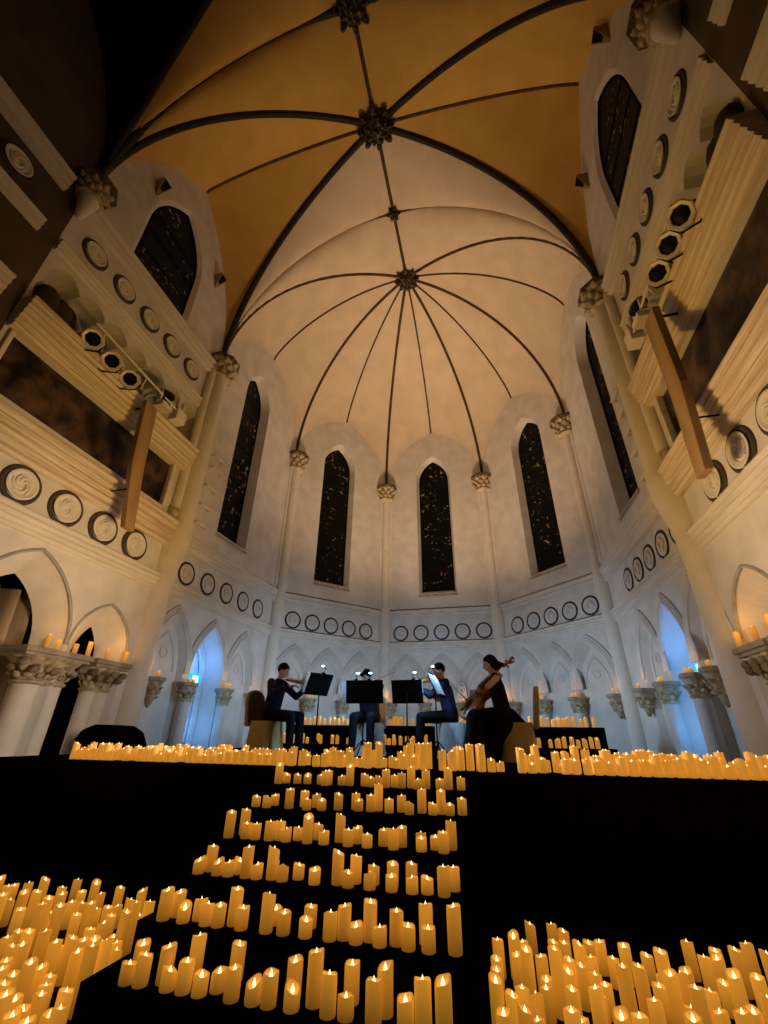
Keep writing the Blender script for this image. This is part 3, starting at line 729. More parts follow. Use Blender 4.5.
# candles on the capitals
ncap = 0; capc = []
for p, z, f, nmb, i in capspots:
    k = 2 if i in (1, 2) else 1
    for j in range(k):
        q = p+f.t*((j-.5)*.13 if k == 2 else 0); capc.append((q.x, q.y, z, rc.choice([0, 1, 2]), '%s candle on the %s, %s' % (('left' if j == 0 else 'right') if k == 2 else 'lone', ['left bracket', 'left column capital', 'right column capital', 'right bracket'][i], nmb), 'candles on the capitals of the '+nmb))
for s, sn in ((-1, 'left'), (1, 'right')):
    for qi, (y, hi) in enumerate(((-2.08, 5), (-1.90, 3), (-1.58, 3), (-1.32, 6))):
        capc.append((s*(W-.08), y, 2.56, hi, 'candle on the wide %s wall capital, %s from the nave' % (sn, oi[qi]), 'candles on the wide %s capital' % sn))
    for qi, (y, hi) in enumerate(((-.93, 4), (-.50, 5))):
        capc.append((s*(W-.08), y, 2.56, hi, 'candle on the narrow capital by the great %s pier, %s side' % (sn, ['nave', 'apse'][qi]), 'candles on the narrow %s capital' % sn))
for x, y, z, hi, lb, g in capc: put_candle(x, y, z, hi, lb, g, rc)
for p, z, f, nmb, i in capspots: light('capital_candle_glow', 'POINT', p+f.n*.10+V((0, 0, z+.22)), (1, .45, .10), .8, .04)
for s in (-1, 1):
    for y in (-2.1, -1.5, -.7): light('capital_candle_glow', 'POINT', (s*(W-.1), y, 2.85), (1, .45, .10), 1.7, .05)
n_ind = len(placed)

# stage-edge row and benches: nearest ones individual up to 300, the rest one object
row = []; yrow = [-2.565, -2.47, -2.375, -2.28]
rr_ = random.Random(5)
for ri, y in enumerate(yrow):
    x = -3.3+ri*.03
    while x < 4.40:
        dens = .95 if (x < -.6 or x > 2.6) else .66
        if ri >= 3: dens *= .6
        if rr_.random() < dens: row.append((x+rr_.uniform(-.004, .004), y+rr_.uniform(-.006, .006), SZ, rr_.choice([0, 1, 2, 2, 3, 3, 4] if x < .2 else [0, 1, 2, 3, 4, 5, 6] if x < 2.4 else [1, 2, 3, 4, 5])))
        x += .088+rr_.random()*.012
# candle benches behind the players
def bench(x0, x1, label):
    o = empty('candle_bench', ((x0+x1)/2, 3.0, SZ), 0, label, 'bench'); hx = (x1-x0)/2
    MB().box((-hx, .15, 0), (hx, .62, .50)).build('upper_tier', BLK, o, bevel=.008)
    MB().box((-hx-.06, -.32, 0), (hx+.06, .148, .12)).build('lower_tier', BLK, o, bevel=.008)
    return o
bench(-3.2, .22, 'black two tier bench of candles behind the left players'); bench(.36, 3.75, 'black two tier bench of candles behind the right players')
for x0, x1 in ((-3.15, .17), (.41, 3.7)):
    for zz, yy, dd in ((SZ+.12, 2.82, .62), (SZ+.12, 2.92, .45), (SZ+.50, 3.28, .8), (SZ+.50, 3.42, .6)):
        x = x0
        while x < x1:
            if rr_.random() < dd: row.append((x, yy+rr_.uniform(-.01, .01), zz, rr_.choice([2, 3, 4, 5])))
            x += .10+rr_.random()*.05
row.sort(key=lambda c: (c[1] > -2.52, abs(c[0]-.7)))
budget = max(0, 300-n_ind)
lst = [put_candle(x, y, z, hi, szw(HS[hi]), 'foremost candles along the stage edge', rr_) for x, y, z, hi in row[:budget]]
number(lst, 'among the foremost along the stage edge')
rest = MB(); rf = MB()
for x, y, z, hi in row[budget:]:
    c = candle_mesh(HS[hi], rr_.randrange(99), 12); a = rr_.uniform(0, 6.28)
    rest.add([(x+p[0]*cos(a)-p[1]*sin(a), y+p[0]*sin(a)+p[1]*cos(a), z+p[2]+.0005) for p in c.v], c.f)
    c = flame_mesh(HS[hi]); rf.add([(x+p[0], y+p[1], z+p[2]+.0005) for p in c.v], c.f)
ro = rest.build('candle', WAXN, None, True); tag(ro, 'remaining dense rows of small glowing candles on the stage and benches', 'candles', kind='stuff')
rf.build('flame', FLM, ro, True)
for k, pr in protos.items():
    if not pr[2]: bpy.data.objects.remove(pr[1]); bpy.data.objects.remove(pr[0])
print('CANDLES', n_ind, nst, nR, nL, len(capc), 'row', len(row), 'budget', budget)
#PART2
def at(u, v, Y): d = ray(u, v); return CAM+d*((Y-CAM.y)/d.y)
def atx(u, v, X): d = ray(u, v); return CAM+d*((X-CAM.x)/d.x)
def onface(f, u, v):
    d = ray(u, v); s_ = (f.A-CAM).dot(f.n)/d.dot(f.n); P = CAM+d*s_; return (P-f.A).dot(f.t), P.z

# ------------------------------------------------------------------ doorway lights and signs
CYAN = mat('sign_cyan', (0, .3, .4), .5, emis=(.0, .45, .75), es=1.1); SIGNW = mat('sign_white', (.9, .9, .9), .5, emis=(.8, 1, .95), es=1.6)
for (f, u_, bk, d), sn, px in zip(doors, ('left', 'right'), ((200, 683), (697, 672))):
    p = f(u_, 2.56, -.30); o = empty('exit_sign', p, 0, 'small glowing cyan exit sign in the blue lit doorway of the %s apse wall' % sn, 'sign')
    g = lambda a, b, c: f.t*a+f.n*c+V((0, 0, b))
    def bx(a0, a1, b0, b1, c0, c1):
        return MB().add([g(a, b, c) for c in (c0, c1) for a, b in ((a0, b0), (a1, b0), (a1, b1), (a0, b1))], [(0,1,2,3),(4,5,6,7),(0,1,5,4),(1,2,6,5),(2,3,7,6),(3,0,4,7)])
    bx(-.21, .21, -.13, .13, -.02, .03).build('sign_box', CYAN, o, bevel=.008)
    bx(-.09, .10, -.07, .08, .031, .036).build('sign_symbol', SIGNW, o)
    q = f(u_, 2.9, -.12); light('doorway_glow_'+sn, 'POINT', q, (.10, .36, 1), 8, .12)
    q = f(u_, 1.6, -.08); light('doorway_low_glow_'+sn, 'POINT', q, (.14, .42, 1), 7, .12)

# ------------------------------------------------------------------ gallery lights, rails, hanging boards, brackets, rungs
def par_can(px, s, sn, which):
    P = atx(px[0], px[1], s*4.62)
    o = empty('stage_light', P, 0, 'black stage light with pale rim on the %s gallery ledge, %s' % (sn, which), 'stage light', 'stage lights on the %s gallery' % sn)
    aim = (V((0, -6.0, 3.0))-P).normalized(); q = aim.to_track_quat('Z', 'Y').to_matrix()
    MB().lathe([(.02, -.30), (.09, -.30), (.12, -.22), (.135, -.05), (.155, .0), (.135, .0), (.12, -.04), (.02, -.06)], (0, 0, 0), 20, q).build('can', METB, o, True)
    MB().lathe([(.125, -.005), (.17, -.005), (.185, .02), (.17, .035), (.125, .03), (.125, -.005)], (0, 0, 0), 8, q, cap=False).build('rim', STEEL, o)
    MB().lathe([(.12, -.02), (.06, -.015), (.001, -.01)], (0, 0, 0), 16, q).build('lens', mat('dark_lens', (.01, .01, .01), .15), o, True)
    yk = MB(); side_ = q @ V((1, 0, 0)); up_ = V((s*.10, 0, .0))
    yk.tube([side_*.18, side_*.20+V((s*.12, 0, -.12)), V((s*.16, 0, -.22)), -side_*.20+V((s*.12, 0, -.12)), -side_*.18], .014, 6); yk.build('yoke', METB, o, True)
for i, px in enumerate(((93, 339), (112, 361), (130, 379))): par_can(px, -1, 'left', ['nearest the viewer', 'the middle one', 'nearest the apse'][i])
for i, px in enumerate(((681, 215), (669, 245), (658, 273))): par_can(px, 1, 'right', ['nearest the viewer', 'the middle one', 'nearest the apse'][i])
for s, sn, a, b in ((-1, 'left', (97, 323), (186, 420)), (1, 'right', (672, 205), (629, 348))):
    A = atx(*a, s*4.58); B = atx(*b, s*4.58)
    o = empty('gallery_rail', A, 0, 'thin pale rail pipe running above the %s gallery ledge' % sn, 'rail')
    MB().tube([V((0, 0, 0)), B-A], .022, 8).build('pipe', WHT, o, True)
    for t in (.08, .5, .96):
        q = (B-A)*t; MB().tube([q, V((s*.06, q.y, 7.5-A.z))], .016, 6).build('post', WHT, o, True)
    # moving head lamp and clutter at the apse end of the ledge
    C_ = atx(*((166, 397) if s < 0 else (644, 322)), s*4.62)
    o = empty('moving_head_lamp', (C_.x, C_.y, 7.5), 0, 'small pale moving head lamp at the apse end of the %s gallery ledge' % sn, 'stage light')
    MB().box((-.13, -.15, 0), (.13, .15, .12)).build('base', STEEL, o, bevel=.02)
    m = MB(); m.box((-.05, -.17, .12), (.05, -.13, .42)); m.box((-.05, .13, .12), (.05, .17, .42)); m.box((-.05, -.17, .119), (.05, .17, .15)); m.build('fork', WHT, o)
    MB().lathe([(.02, -.16), (.1, -.15), (.12, 0), (.10, .15), (.085, .15), (.08, .12), (.01, .11)], (0, 0, .38), 16, Matrix.Rotation(R(110), 3, 'X')).build('head', METB, o, True)
    o = empty('cable_box', (C_.x, C_.y+.45, 7.5), 0, 'pale box with upright tubes beside the moving lamp on the %s gallery' % sn, 'box')
    MB().box((-.11, -.14, 0), (.11, .14, .3)).build('body', WHT, o, bevel=.015)
    for q in (-.08, .08): MB().lathe([(.045, .3), (.045, .55), (.03, .57)], (0, q, 0), 10).build('tube', WHT, o, True)
    # cloth heap of the ledge at the nave end
    o = empty('draped_bundle', (s*4.98, -4.0, 7.5), 0, 'dark draped bundle at the nave end of the %s gallery recess' % sn, 'bundle')
    m = MB(); rnb = random.Random(4)
    for _ in range(7): m.ellip((s*rnb.uniform(-.02, .12), rnb.uniform(-.25, .3), .28+rnb.uniform(-.05, .12)), (.16, .2, .28), None, 10, 7)
    m.build('cloth', mat('bundle_cloth_'+sn, (.05, .035, .02), .9), o, True)
# hanging boards in front of the relief paintings
for s, sn, w0 in ((-1, 'left', .15), (1, 'right', .17)):
    pts = [V((s*4.5, -2.12, 7.24)), V((s*4.5, -1.98, 5.89)), V((s*4.5, -1.73, 4.67))] if s < 0 else [V((s*4.5, -2.26, 7.10)), V((s*4.5, -2.20, 5.68)), V((s*4.5, -2.02, 4.42))]
    o = empty('hanging_board', pts[0], 0, 'long narrow tan board hanging down from the %s gallery in front of the painting' % sn, 'board')
    m = MB(); vs = []
    for i, p in enumerate(pts):
        for a, b in ((-.03, -w0), (.03, -w0), (.03, w0), (-.03, w0)): vs.append(p-pts[0]+V((a*1.8, b*(.75 if i == 2 else 1), 0)))
    m.add(vs, [(0,1,2,3),(11,10,9,8)]+[(i*4+j, i*4+(j+1) % 4, i*4+4+(j+1) % 4, i*4+4+j) for i in (0, 1) for j in range(4)]); m.build('board', WOODB, o, bevel=.01)
    MB().tube([V((0, 0, -.05)), V((s*.34, 0, -.05))], .02, 6).build('hanger', METB, o); MB().tube([V((0, .1, -1.9)), V((s*.45, .1, -1.9))], .015, 6).build('hanger', METB, o)
for f, sn, L in ((fL, 'left', ((158, 190), (216, 283))), (fR, 'right', ((608, 36), (588, 183)))):
    for i, px in enumerate(L):
        u_, z = onface(f, *px); p = f(u_, z-.2, .0); o = empty('wall_wedge', p, 0, 'dark wedge shaped wall bracket beside the high %s window, on its %s side' % (sn, ['nave', 'apse'][i]), 'bracket')
        g = lambda a, b, c: f.t*a+f.n*c+V((0, 0, b))
        MB().add([g(-.13, .42, .0), g(.13, .42, 0), g(.13, .42, .24), g(-.13, .42, .24), g(-.03, 0, .0), g(.03, 0, 0), g(.03, 0, .03), g(-.03, 0, .03)],
            [(0,1,2,3),(4,5,6,7),(0,1,5,4),(1,2,6,5),(2,3,7,6),(3,0,4,7)]).build('wedge', WOODB, o, bevel=.01)
        MB().add([g(-.10, .38, .245), g(.10, .38, .245), g(.02, .06, .05), g(-.02, .06, .05)], [(0,1,2,3)]).build('dark_face', METB, o)
for key, sn, L in ((('L0', 'L1'), 'left', ((216,460),(214,472),(208,490),(202,508),(198,526))), (('R1', 'R0'), 'right', ((620,395),(627,412),(634,430),(641,451),(651,475)))):
    f = faces[key]
    for i, px in enumerate(L):
        u_, z = onface(f, *px); p = f(u_, z, 0); m = MB(); g = lambda a, b, c: f.t*a+f.n*c+V((0, 0, b))
        m.tube([g(-.20, 0, .0), g(-.20, 0, .12), g(.20, 0, .12), g(.20, 0, 0)], .034, 6)
        o = m.build('wall_rung', WHT, None, True); o.location = p; tag(o, 'pale climbing rung on the %s apse wall, %s from the top' % (sn, oi[i]), 'rung', 'climbing rungs on the %s apse wall' % sn)
# curtain in the left aisle, black covered hump
m = MB(); vs = []; nn = 50
for j, z in enumerate((.2, 3.42)):
    for i in range(nn+1):
        t = i/nn; vs.append((-5.62+.09*sin(t*55)+.05*sin(t*23), -4.4+2.75*t*(1 if j == 0 else .90), z))
m.add(vs, [(i, i+1, nn+2+i, nn+1+i) for i in range(nn)])
o = m.build('curtain', CURT, None, True); tag(o, 'brown gathered curtain hanging in the aisle behind the big left arch', 'curtain'); o.modifiers.new('t', 'SOLIDIFY').thickness = .01
m = MB(); pr_ = [(-.62, 0), (-.60, .22), (-.48, .36), (-.2, .43), (.15, .42), (.42, .33), (.58, .14), (.62, 0)]
n_ = len(pr_); vs = [(-3.98+a*.68, y, SZ+b*.9+.001) for y in (-1.6, -1.0) for a, b in pr_]
m.add(vs, [(i, (i+1) % n_, n_+(i+1) % n_, n_+i) for i in range(n_)]+[tuple(range(n_)), tuple(range(n_, 2*n_))])
o = m.build('covered_equipment', BLK, None, False, .05); tag(o, 'black cloth covered hump at the left end of the stage', 'equipment')

# ------------------------------------------------------------------ chairs, stands, instruments, players
COVER = noisy('gold_chair_cover', (.78, .58, .20), (.86, .68, .30), 5, .8, .3, 20)
COVERW = noisy('cream_chair_cover', (.62, .60, .55), (.72, .70, .65), 5, .8, .3, 20)
BACKSHADE = noisy('chair_back_shade', (.08, .06, .02), (.13, .10, .035), 6, .9)  # shade inside the chair back, put in as a dark olive panel
SKIN = mat('skin', (.78, .52, .40), .55); SKINM = mat('lip', (.5, .2, .17), .5); HAIR = mat('black_hair', (.003, .0025, .0025), .6, spec=.15)
NAVY = noisy('navy_cloth', (.008, .014, .04), (.018, .03, .08), 12, .8, .4, 40); BLKC = noisy('black_suit', (.006, .006, .008), (.012, .012, .015), 12, .85, spec=.1)
TROU = noisy('dark_trousers', (.006, .007, .010), (.012, .014, .02), 12, .9, spec=.1)
EYE = mat('eye', (.02, .015, .01), .3); SHOE = mat('shoe', (.008, .008, .008), .3)
VWOOD = noisy('orange_varnish', (.62, .17, .02), (.80, .28, .04), 6, .3, spec=.5, stretch=(1, .2, 1))
CWOOD = noisy('cello_varnish', (.34, .11, .025), (.55, .22, .06), 4, .3, spec=.5, stretch=(1, .25, 1))
EBONY = mat('ebony', (.01, .008, .007), .3); STR = mat('string', (.6, .6, .6), .3, .8); BOWW = mat('bow_wood', (.20, .08, .03), .4); BOWH = mat('bow_hair', (.85, .85, .82), .6)
PAPER = mat('sheet_paper', (.85, .87, .9), .8)
nt_ = PAPER.node_tree; tr_ = nt_.nodes.new('ShaderNodeBsdfTranslucent'); tr_.inputs[0].default_value = (.85, .88, .92, 1); mx_ = nt_.nodes.new('ShaderNodeMixShader'); mx_.inputs[0].default_value = .55
nt_.links.new(nt_.nodes['Principled BSDF'].outputs[0], mx_.inputs[1]); nt_.links.new(tr_.outputs[0], mx_.inputs[2]); nt_.links.new(mx_.outputs[0], nt_.nodes['Material Output'].inputs[0]); LEDM = mat('led_lamp', (.8, .9, 1), .5, emis=(.45, .72, 1), es=9)

def chair(loc, rz, label, cover, back_shade=None):
    o = empty('banquet_chair', loc, rz, label, 'chair', None)           # faces +Y
    m = MB(); N = 28; vs = []; fs = []
    for k, (z, g) in enumerate(((.0, .255), (.12, .242), (.30, .222), (.44, .212), (.48, .205))):
        for i in range(N):
            a = 2*pi*i/N; c_, s_ = cos(a), sin(a); q = (abs(c_)**5+abs(s_)**5)**(-.2)
            r = g*q*(1+.035*sin(9*a)*(1-z/.48)); vs.append((r*c_, r*s_, z))
    for k in range(4):
        for i in range(N): fs.append((k*N+i, k*N+(i+1) % N, (k+1)*N+(i+1) % N, (k+1)*N+i))
    fs.append(tuple(range(4*N, 5*N))); m.add(vs, fs); m.build('seat_cover', cover, o, True)
    F_ = lambda u, z, w: V((u, -.235-w-(z-.45)*.13, z))
    out = [(-.215, .40), (-.225, .75), (-.205, .86), (-.14, .935), (0, .965), (.14, .935), (.205, .86), (.225, .75), (.215, .40)]
    MB().prism(out, F_, 0, .06).build('back_cover', cover, o, False, .02)
    if back_shade:
        inn = [(u*.86, .44+(z-.40)*.90) for u, z in out]; MB().prism(inn, F_, -.012, .0).build('back_shade_panel', back_shade, o, False, .005)
    return o
def orient(o, loc, ydir, zdir):
    y = V(ydir).normalized(); z = V(zdir); z = (z-y*z.dot(y)).normalized(); x = y.cross(z)
    M = Matrix((x, y, z)).transposed().to_4x4(); M.translation = V(loc); o.matrix_world = M
def fiddle(loc, ydir, zdir, k, label, wood, cat, kind='violin'):
    """string instrument, body bottom at the origin, scroll towards +Y; real violin size times k"""
    o = empty(kind, label=label, cat=cat); orient(o, loc, ydir, zdir)
    half = [(.0, 0), (.045, .003), (.082, .03), (.103, .085), (.098, .13), (.070, .165), (.056, .195), (.060, .225), (.080, .255), (.084, .295), (.066, .335), (.03, .353), (0, .356)]
    ol = []
    for i in range(len(half)-1):
        a, b = half[i], half[i+1]; p0 = half[max(i-1, 0)]; p3 = half[min(i+2, len(half)-1)]
        for q in range(4):
            t = q/4; h = [.5*((2*a[c])+(-p0[c]+b[c])*t+(2*p0[c]-5*a[c]+4*b[c]-p3[c])*t*t+(-p0[c]+3*a[c]-3*b[c]+p3[c])*t**3) for c in (0, 1)]; ol.append((h[0], h[1]))
    ol.append(half[-1]); full = ol+[(-x, y) for x, y in ol[::-1][1:-1]]
    deep = .03 if k < 1.5 else .045
    rings = [(.0, -deep*.9), (.6, -deep*.75), (.97, -deep*.5), (1, -deep*.42), (1, deep*.42), (.97, deep*.5), (.6, deep*.72), (.0, deep*.85)]
    m = MB(); n = len(full); vs = []; fs = []
    for r, z in rings:
        for x, y in full: vs.append((x*r*k if r else 0, (.178+(y-.178)*max(r, .001))*k, z*k))
    for j in range(len(rings)-1):
        for i in range(n): fs.append((j*n+i, j*n+(i+1) % n, (j+1)*n+(i+1) % n, (j+1)*n+i))
    m.add(vs, fs); m.build('body', wood, o, True)
    MB().add([(x*k, y*k, z*k) for z in (deep*.5, deep*.5+.012) for x, y in ((-.012, .34), (.012, .34), (.010, .49), (-.010, .49))], [(0,1,2,3),(4,5,6,7),(0,1,5,4),(1,2,6,5),(2,3,7,6),(3,0,4,7)]).build('neck', wood, o)
    m = MB(); d0 = deep*.9+.008; m.add([(x*k, y*k, z*k) for z in (d0-.006, d0) for x, y in ((-.021, .235), (.021, .235), (.011, .49), (-.011, .49))], [(0,1,2,3),(4,5,6,7),(0,1,5,4),(1,2,6,5),(2,3,7,6),(3,0,4,7)]); m.build('fingerboard', EBONY, o)
    m = MB(); m.tube([(0, .48*k, .015*k), (0, .53*k, .005*k), (0, .57*k, -.012*k)], [.013*k, .012*k, .010*k], 8)
    m.tube([(0, (.575+.018*cos(t*.9))*k, (-.012+.018*sin(t*.9))*k) for t in range(7)], [.010*k, .010*k, .009*k, .008*k, .007*k, .006*k, .005*k], 8)
    sc = m.build('scroll', wood, o, True)
    pg = MB()
    for i, y in enumerate((.50, .515, .53, .545)): s_ = -1 if i % 2 else 1; pg.tube([(0, y*k, .005*k), (s_*.03*k, y*k, .005*k), (s_*.04*k, y*k, .005*k)], [.003*k, .004*k, .007*k], 6)
    pg.build('pegs', EBONY, sc, True)
    MB().prism([(-.02, 0), (-.018, .028), (0, .034), (.018, .028), (.02, 0)], lambda u, z, w_: V((u*k, (.195+w_)*k, (deep*.8+z*.8)*k)), -.002, .002).build('bridge', BOWH if k < 1.5 else WOODB, o)
    MB().add([(x*k, y*k, z*k) for z in (deep*.85+.006, deep*.85+.013) for x, y in ((-.009, .02), (.009, .02), (.018, .13), (-.018, .13))], [(0,1,2,3),(4,5,6,7),(0,1,5,4),(1,2,6,5),(2,3,7,6),(3,0,4,7)]).build('tailpiece', EBONY, o)
    sm = MB()
    for x in (-.012, -.004, .004, .012): sm.tube([(x*.9*k, .12*k, (d0+.004)*k), (x*k, .195*k, (deep*.8+.029)*k), (x*.5*k, .49*k, (d0+.003)*k)], .0009*k, 4)
    sm.build('strings', STR, o)
    hm = MB()
    for s_ in (-1, 1): hm.tube([(s_*(.030+.010*sin(t*1.3-1))*k, (.155+t*.0135)*k, (deep*.72+.0025)*k) for t in range(6)], .0022*k, 4)
    hm.build('f_holes', EBONY, o)
    if k > 1.5:
        MB().tube([(0, 0, 0), (0, -.28, 0)], .006, 6).build('endpin', STEEL, o)
    return o
def bow(a, b, label, up=(0, 0, 1)):
    a, b = V(a), V(b); L = (b-a).length; o = empty('bow', label=label, cat='bow'); orient(o, a, b-a, up)
    MB().tube([(0, -.02, 0), (0, L*.3, -.004), (0, L*.6, -.006), (0, L, .0), (0, L+.01, -.016)], [.0045, .0045, .004, .003, .003], 6).build('stick', BOWW, o, True)
    MB().add([(x, y, -.02) for x, y in ((-.005, .04), (.005, .04), (.004, L), (-.004, L))], [(0,1,2,3)]).build('bow_hair', BOWH, o).modifiers.new('t', 'SOLIDIFY').thickness = .002
    MB().box((-.006, 0, -.022), (.006, .05, -.002)).build('frog', EBONY, o); return o

def remesh(m, name, vox, mt, parent, sm=4):
    o = m.build(name+'_src', mt); md = o.modifiers.new('r', 'REMESH'); md.mode = 'VOXEL'; md.voxel_size = vox; md.use_smooth_shade = True
    s_ = o.modifiers.new('s', 'SMOOTH'); s_.iterations = sm; s_.factor = .5
    dg = bpy.context.evaluated_depsgraph_get(); me = bpy.data.meshes.new_from_object(o.evaluated_get(dg)); me.name = name
    bpy.data.objects.remove(o); p = bpy.data.objects.new(name, me); col.objects.link(p)
    if parent: p.parent = parent
    me.materials.clear(); me.materials.append(mt)
    for q in me.polygons: q.use_smooth = True
    return p
def hand(m, w, d, n, side_, curl=.9, s=1):
    """palm and five bent fingers; w wrist, d direction of the palm, n palm normal, side_ thumb side (+1/-1)"""
    w = V(w); d = V(d).normalized(); n = V(n); n = (n-d*n.dot(d)).normalized(); x = d.cross(n)*side_
    k = w+d*.085*s
    m.caps(w+d*.01, w+d*.075*s, .024*s, .030*s, 10, (1.25, .62), x)
    for i, L in enumerate((.072, .080, .075, .058)):
        b = k+x*(.030-.020*i)*s; p = [b-d*.02*s]; dd = d.copy()
        for j in range(3):
            ang = curl*(.35+.35*j); dd = (d*cos(ang)+n*sin(ang)).normalized(); p.append(p[-1]+dd*L*s*(.48 if j == 0 else .36)+ (d*.02*s if j == 0 else V()))
        m.tube(p, [.0098*s, .0092*s, .0085*s, .0066*s], 8)
    tb = w+d*.025*s+x*.024*s; m.tube([tb, tb+(x*.6+d*.7+n*.25)*.038*s, tb+(x*.45+d*1.2+n*.8)*.052*s], [.013*s, .011*s, .0085*s], 8)
PSC = 1.07
def person(loc, rz, label, J, top=NAVY, legs=TROU, hair='short', sleeve=True, dress=False, bodyturn=0):
    D = dict(pel=(0, 0, .54), che=(0, .06, .88), nek=(0, .09, 1.04), hea=(0, .14, 1.165), shR=(.175, .06, .985), shL=(-.175, .06, .985),
             hpR=(.09, .02, .53), hpL=(-.09, .02, .53), knR=(.13, .44, .52), knL=(-.13, .44, .52), anR=(.14, .47, .09), anL=(-.14, .47, .09))
    D.update(J); D = {k: V(v)*(1 if k in ('face', 'hdR', 'hdL', 'hnR', 'hnL') else PSC) for k, v in D.items()}
    o = empty('person', loc, rz, label, 'person')
    hd = D['hea']; face = V(D.get('face', (0, 1, -.25))).normalized(); upv = V((0, 0, 1)); upv = (upv-face*upv.dot(face)).normalized(); sx = face.cross(upv)
    HM = Matrix((sx, face, upv)).transposed()
    m = MB()
    m.caps(D['pel'], D['che'], .125, .13, 16, (.78, 1.2), (0, 1, 0)); m.caps(D['che'], D['nek']-V((0, 0, .05)), .13, .09, 16, (.75, 1.3), (0, 1, 0))
    m.caps(D['nek']-V((0, 0, .06)), hd-upv*.05, .056, .052, 12)
    m.ellip(hd+upv*.015, (.075, .094, .105), HM, 18, 12); m.ellip(hd-upv*.045+face*.022, (.055, .066, .065), HM, 14, 9)
    m.caps(hd+face*.088+upv*.015, hd+face*.107-upv*.022, .010, .015, 8); m.ellip(hd+face*.082-upv*.055, (.022, .014, .010), HM, 8, 6)
    for s_ in (-1, 1): m.ellip(hd+sx*.076*s_-face*.005, (.010, .022, .032), HM, 8, 6); m.caps(hd+sx*.012*s_+face*.085+upv*.035, hd+sx*.045*s_+face*.078+upv*.035, .009, .008, 6)
    for s_ in 'RL':
        q = 1 if s_ == 'R' else -1
        m.caps(D['sh'+s_], D['el'+s_], .049, .040, 12); m.caps(D['el'+s_], D['wr'+s_], .040, .025, 12)
        hdv = D.get('hd'+s_, (D['wr'+s_]-D['el'+s_])); hn = D.get('hn'+s_, V((0, 0, -1)))
        hand(m, D['wr'+s_], hdv, hn, D.get('ts'+s_, 1) if not hasattr(D.get('ts'+s_, 1), 'x') else 1)
        m.caps(D['hp'+s_], D['kn'+s_], .088, .060, 14); m.caps(D['kn'+s_], D['an'+s_], .058, .038, 12)
        m.caps(D['an'+s_]-V((0, .03, .04)), D['an'+s_]+V((0, .13, -.06)), .034, .026, 10)
    remesh(m, 'body', .0075, SKIN, o, 3)
    for s_ in (-1, 1): MB().ellip(hd+sx*.030*s_+face*.083+upv*.014, (.012, .006, .006), HM, 8, 6).build('eye', EYE, o, True)
    MB().ellip(hd+face*.094-upv*.055, (.020, .005, .006), HM, 8, 5).build('mouth', SKINM, o, True)
    h = MB(); h.ellip(hd+upv*.040-face*.022, (.086, .098, .100), HM, 20, 12)
    for i in range(26):
        a = rc.uniform(-1.3, 1.3) if hair == 'short' else rc.uniform(-1.6, 1.6); b = hd+upv*.09+face*.03+sx*.06*sin(a)
        h.caps(b, b+face*.03+sx*.03*sin(a)-upv*.015+V((rc.uniform(-.01, .01),)*3), .024, .012, 8)
    if hair == 'long':
        h.caps(hd-face*.06+upv*.03, hd-face*.09-upv*.07, .07, .045, 12); h.caps(hd-face*.10-upv*.02, hd-face*.17-upv*.06, .045, .03, 12)
        for s_ in (-1, 1): h.caps(hd+sx*.07*s_+upv*.03, hd+sx*.065*s_-face*.04-upv*.10, .026, .016, 8)
    remesh(h, 'hair', .010, HAIR, o, 2)
    j = MB()
    if dress:
        j.caps(D['pel'], D['che'], .140, .142, 16, (.82, 1.2), (0, 1, 0)); j.caps(D['che'], D['che']+V((0, .01, .09)), .142, .125, 16, (.78, 1.2), (0, 1, 0))
        for s_ in 'RL': j.caps(D['sh'+s_]*.75+D['che']*.25+V((0, 0, .05)), D['che'], .05, .08, 10)
        for s_ in 'RL': j.caps(D['hp'+s_], D['kn'+s_], .125, .105, 14); j.caps(D['kn'+s_], D['kn'+s_]+V((0, .04, -.40)), .11, .15, 14)
        j.caps((0, .0, .45), (0, .30, .12), .16, .16, 16, (1, 1.5), (0, 1, 0)); j.caps((0, .15, .5), (0, .42, .12), .12, .17, 16, (1, 1.4), (0, 1, 0))
        j.tube([(0, -.22, .06), (0, -.16, .40), (0, -.03, .60)], [.19, .17, .12], 14)
        remesh(j, 'dress', .012, BLKC, o, 4)
    else:
        j.caps(D['pel'], D['che'], .145, .150, 16, (.82, 1.2), (0, 1, 0)); j.caps(D['che'], D['nek']-V((0, 0, .065)), .150, .100, 16, (.78, 1.35), (0, 1, 0))
        for s_ in 'RL':
            j.caps(D['sh'+s_], D['el'+s_], .068, .054, 12); e_ = D['el'+s_].lerp(D['wr'+s_], .93); j.caps(D['el'+s_], e_, .054, .036, 12)
        remesh(j, 'jacket', .010, top, o, 3)
        cl = MB(); nb = D['nek']-V((0, 0, .055)); cl.tube([nb, nb+V((0, .01, .035))], [.072, .064], 16, False); cl.build('collar', top, o, True).modifiers.new('t', 'SOLIDIFY').thickness = .006
        t = MB()
        t.caps(D['pel']-V((0, 0, .02)), D['pel']+V((0, 0, .06)), .148, .140, 14, (.85, 1.2), (0, 1, 0))
        for s_ in 'RL': t.caps(D['hp'+s_], D['kn'+s_], .104, .076, 14); t.caps(D['kn'+s_], D['an'+s_]+V((0, 0, .01)), .074, .058, 12)
        remesh(t, 'trousers', .011, legs, o, 3)
    for s_ in 'RL':
        a = D['an'+s_]; b = MB(); b.caps(a+V((0, -.035, -.05)), a+V((0, .15, -.055)), .038, .032, 12, (1, 1.1)); b.build('shoe', SHOE, o, True)
    return o
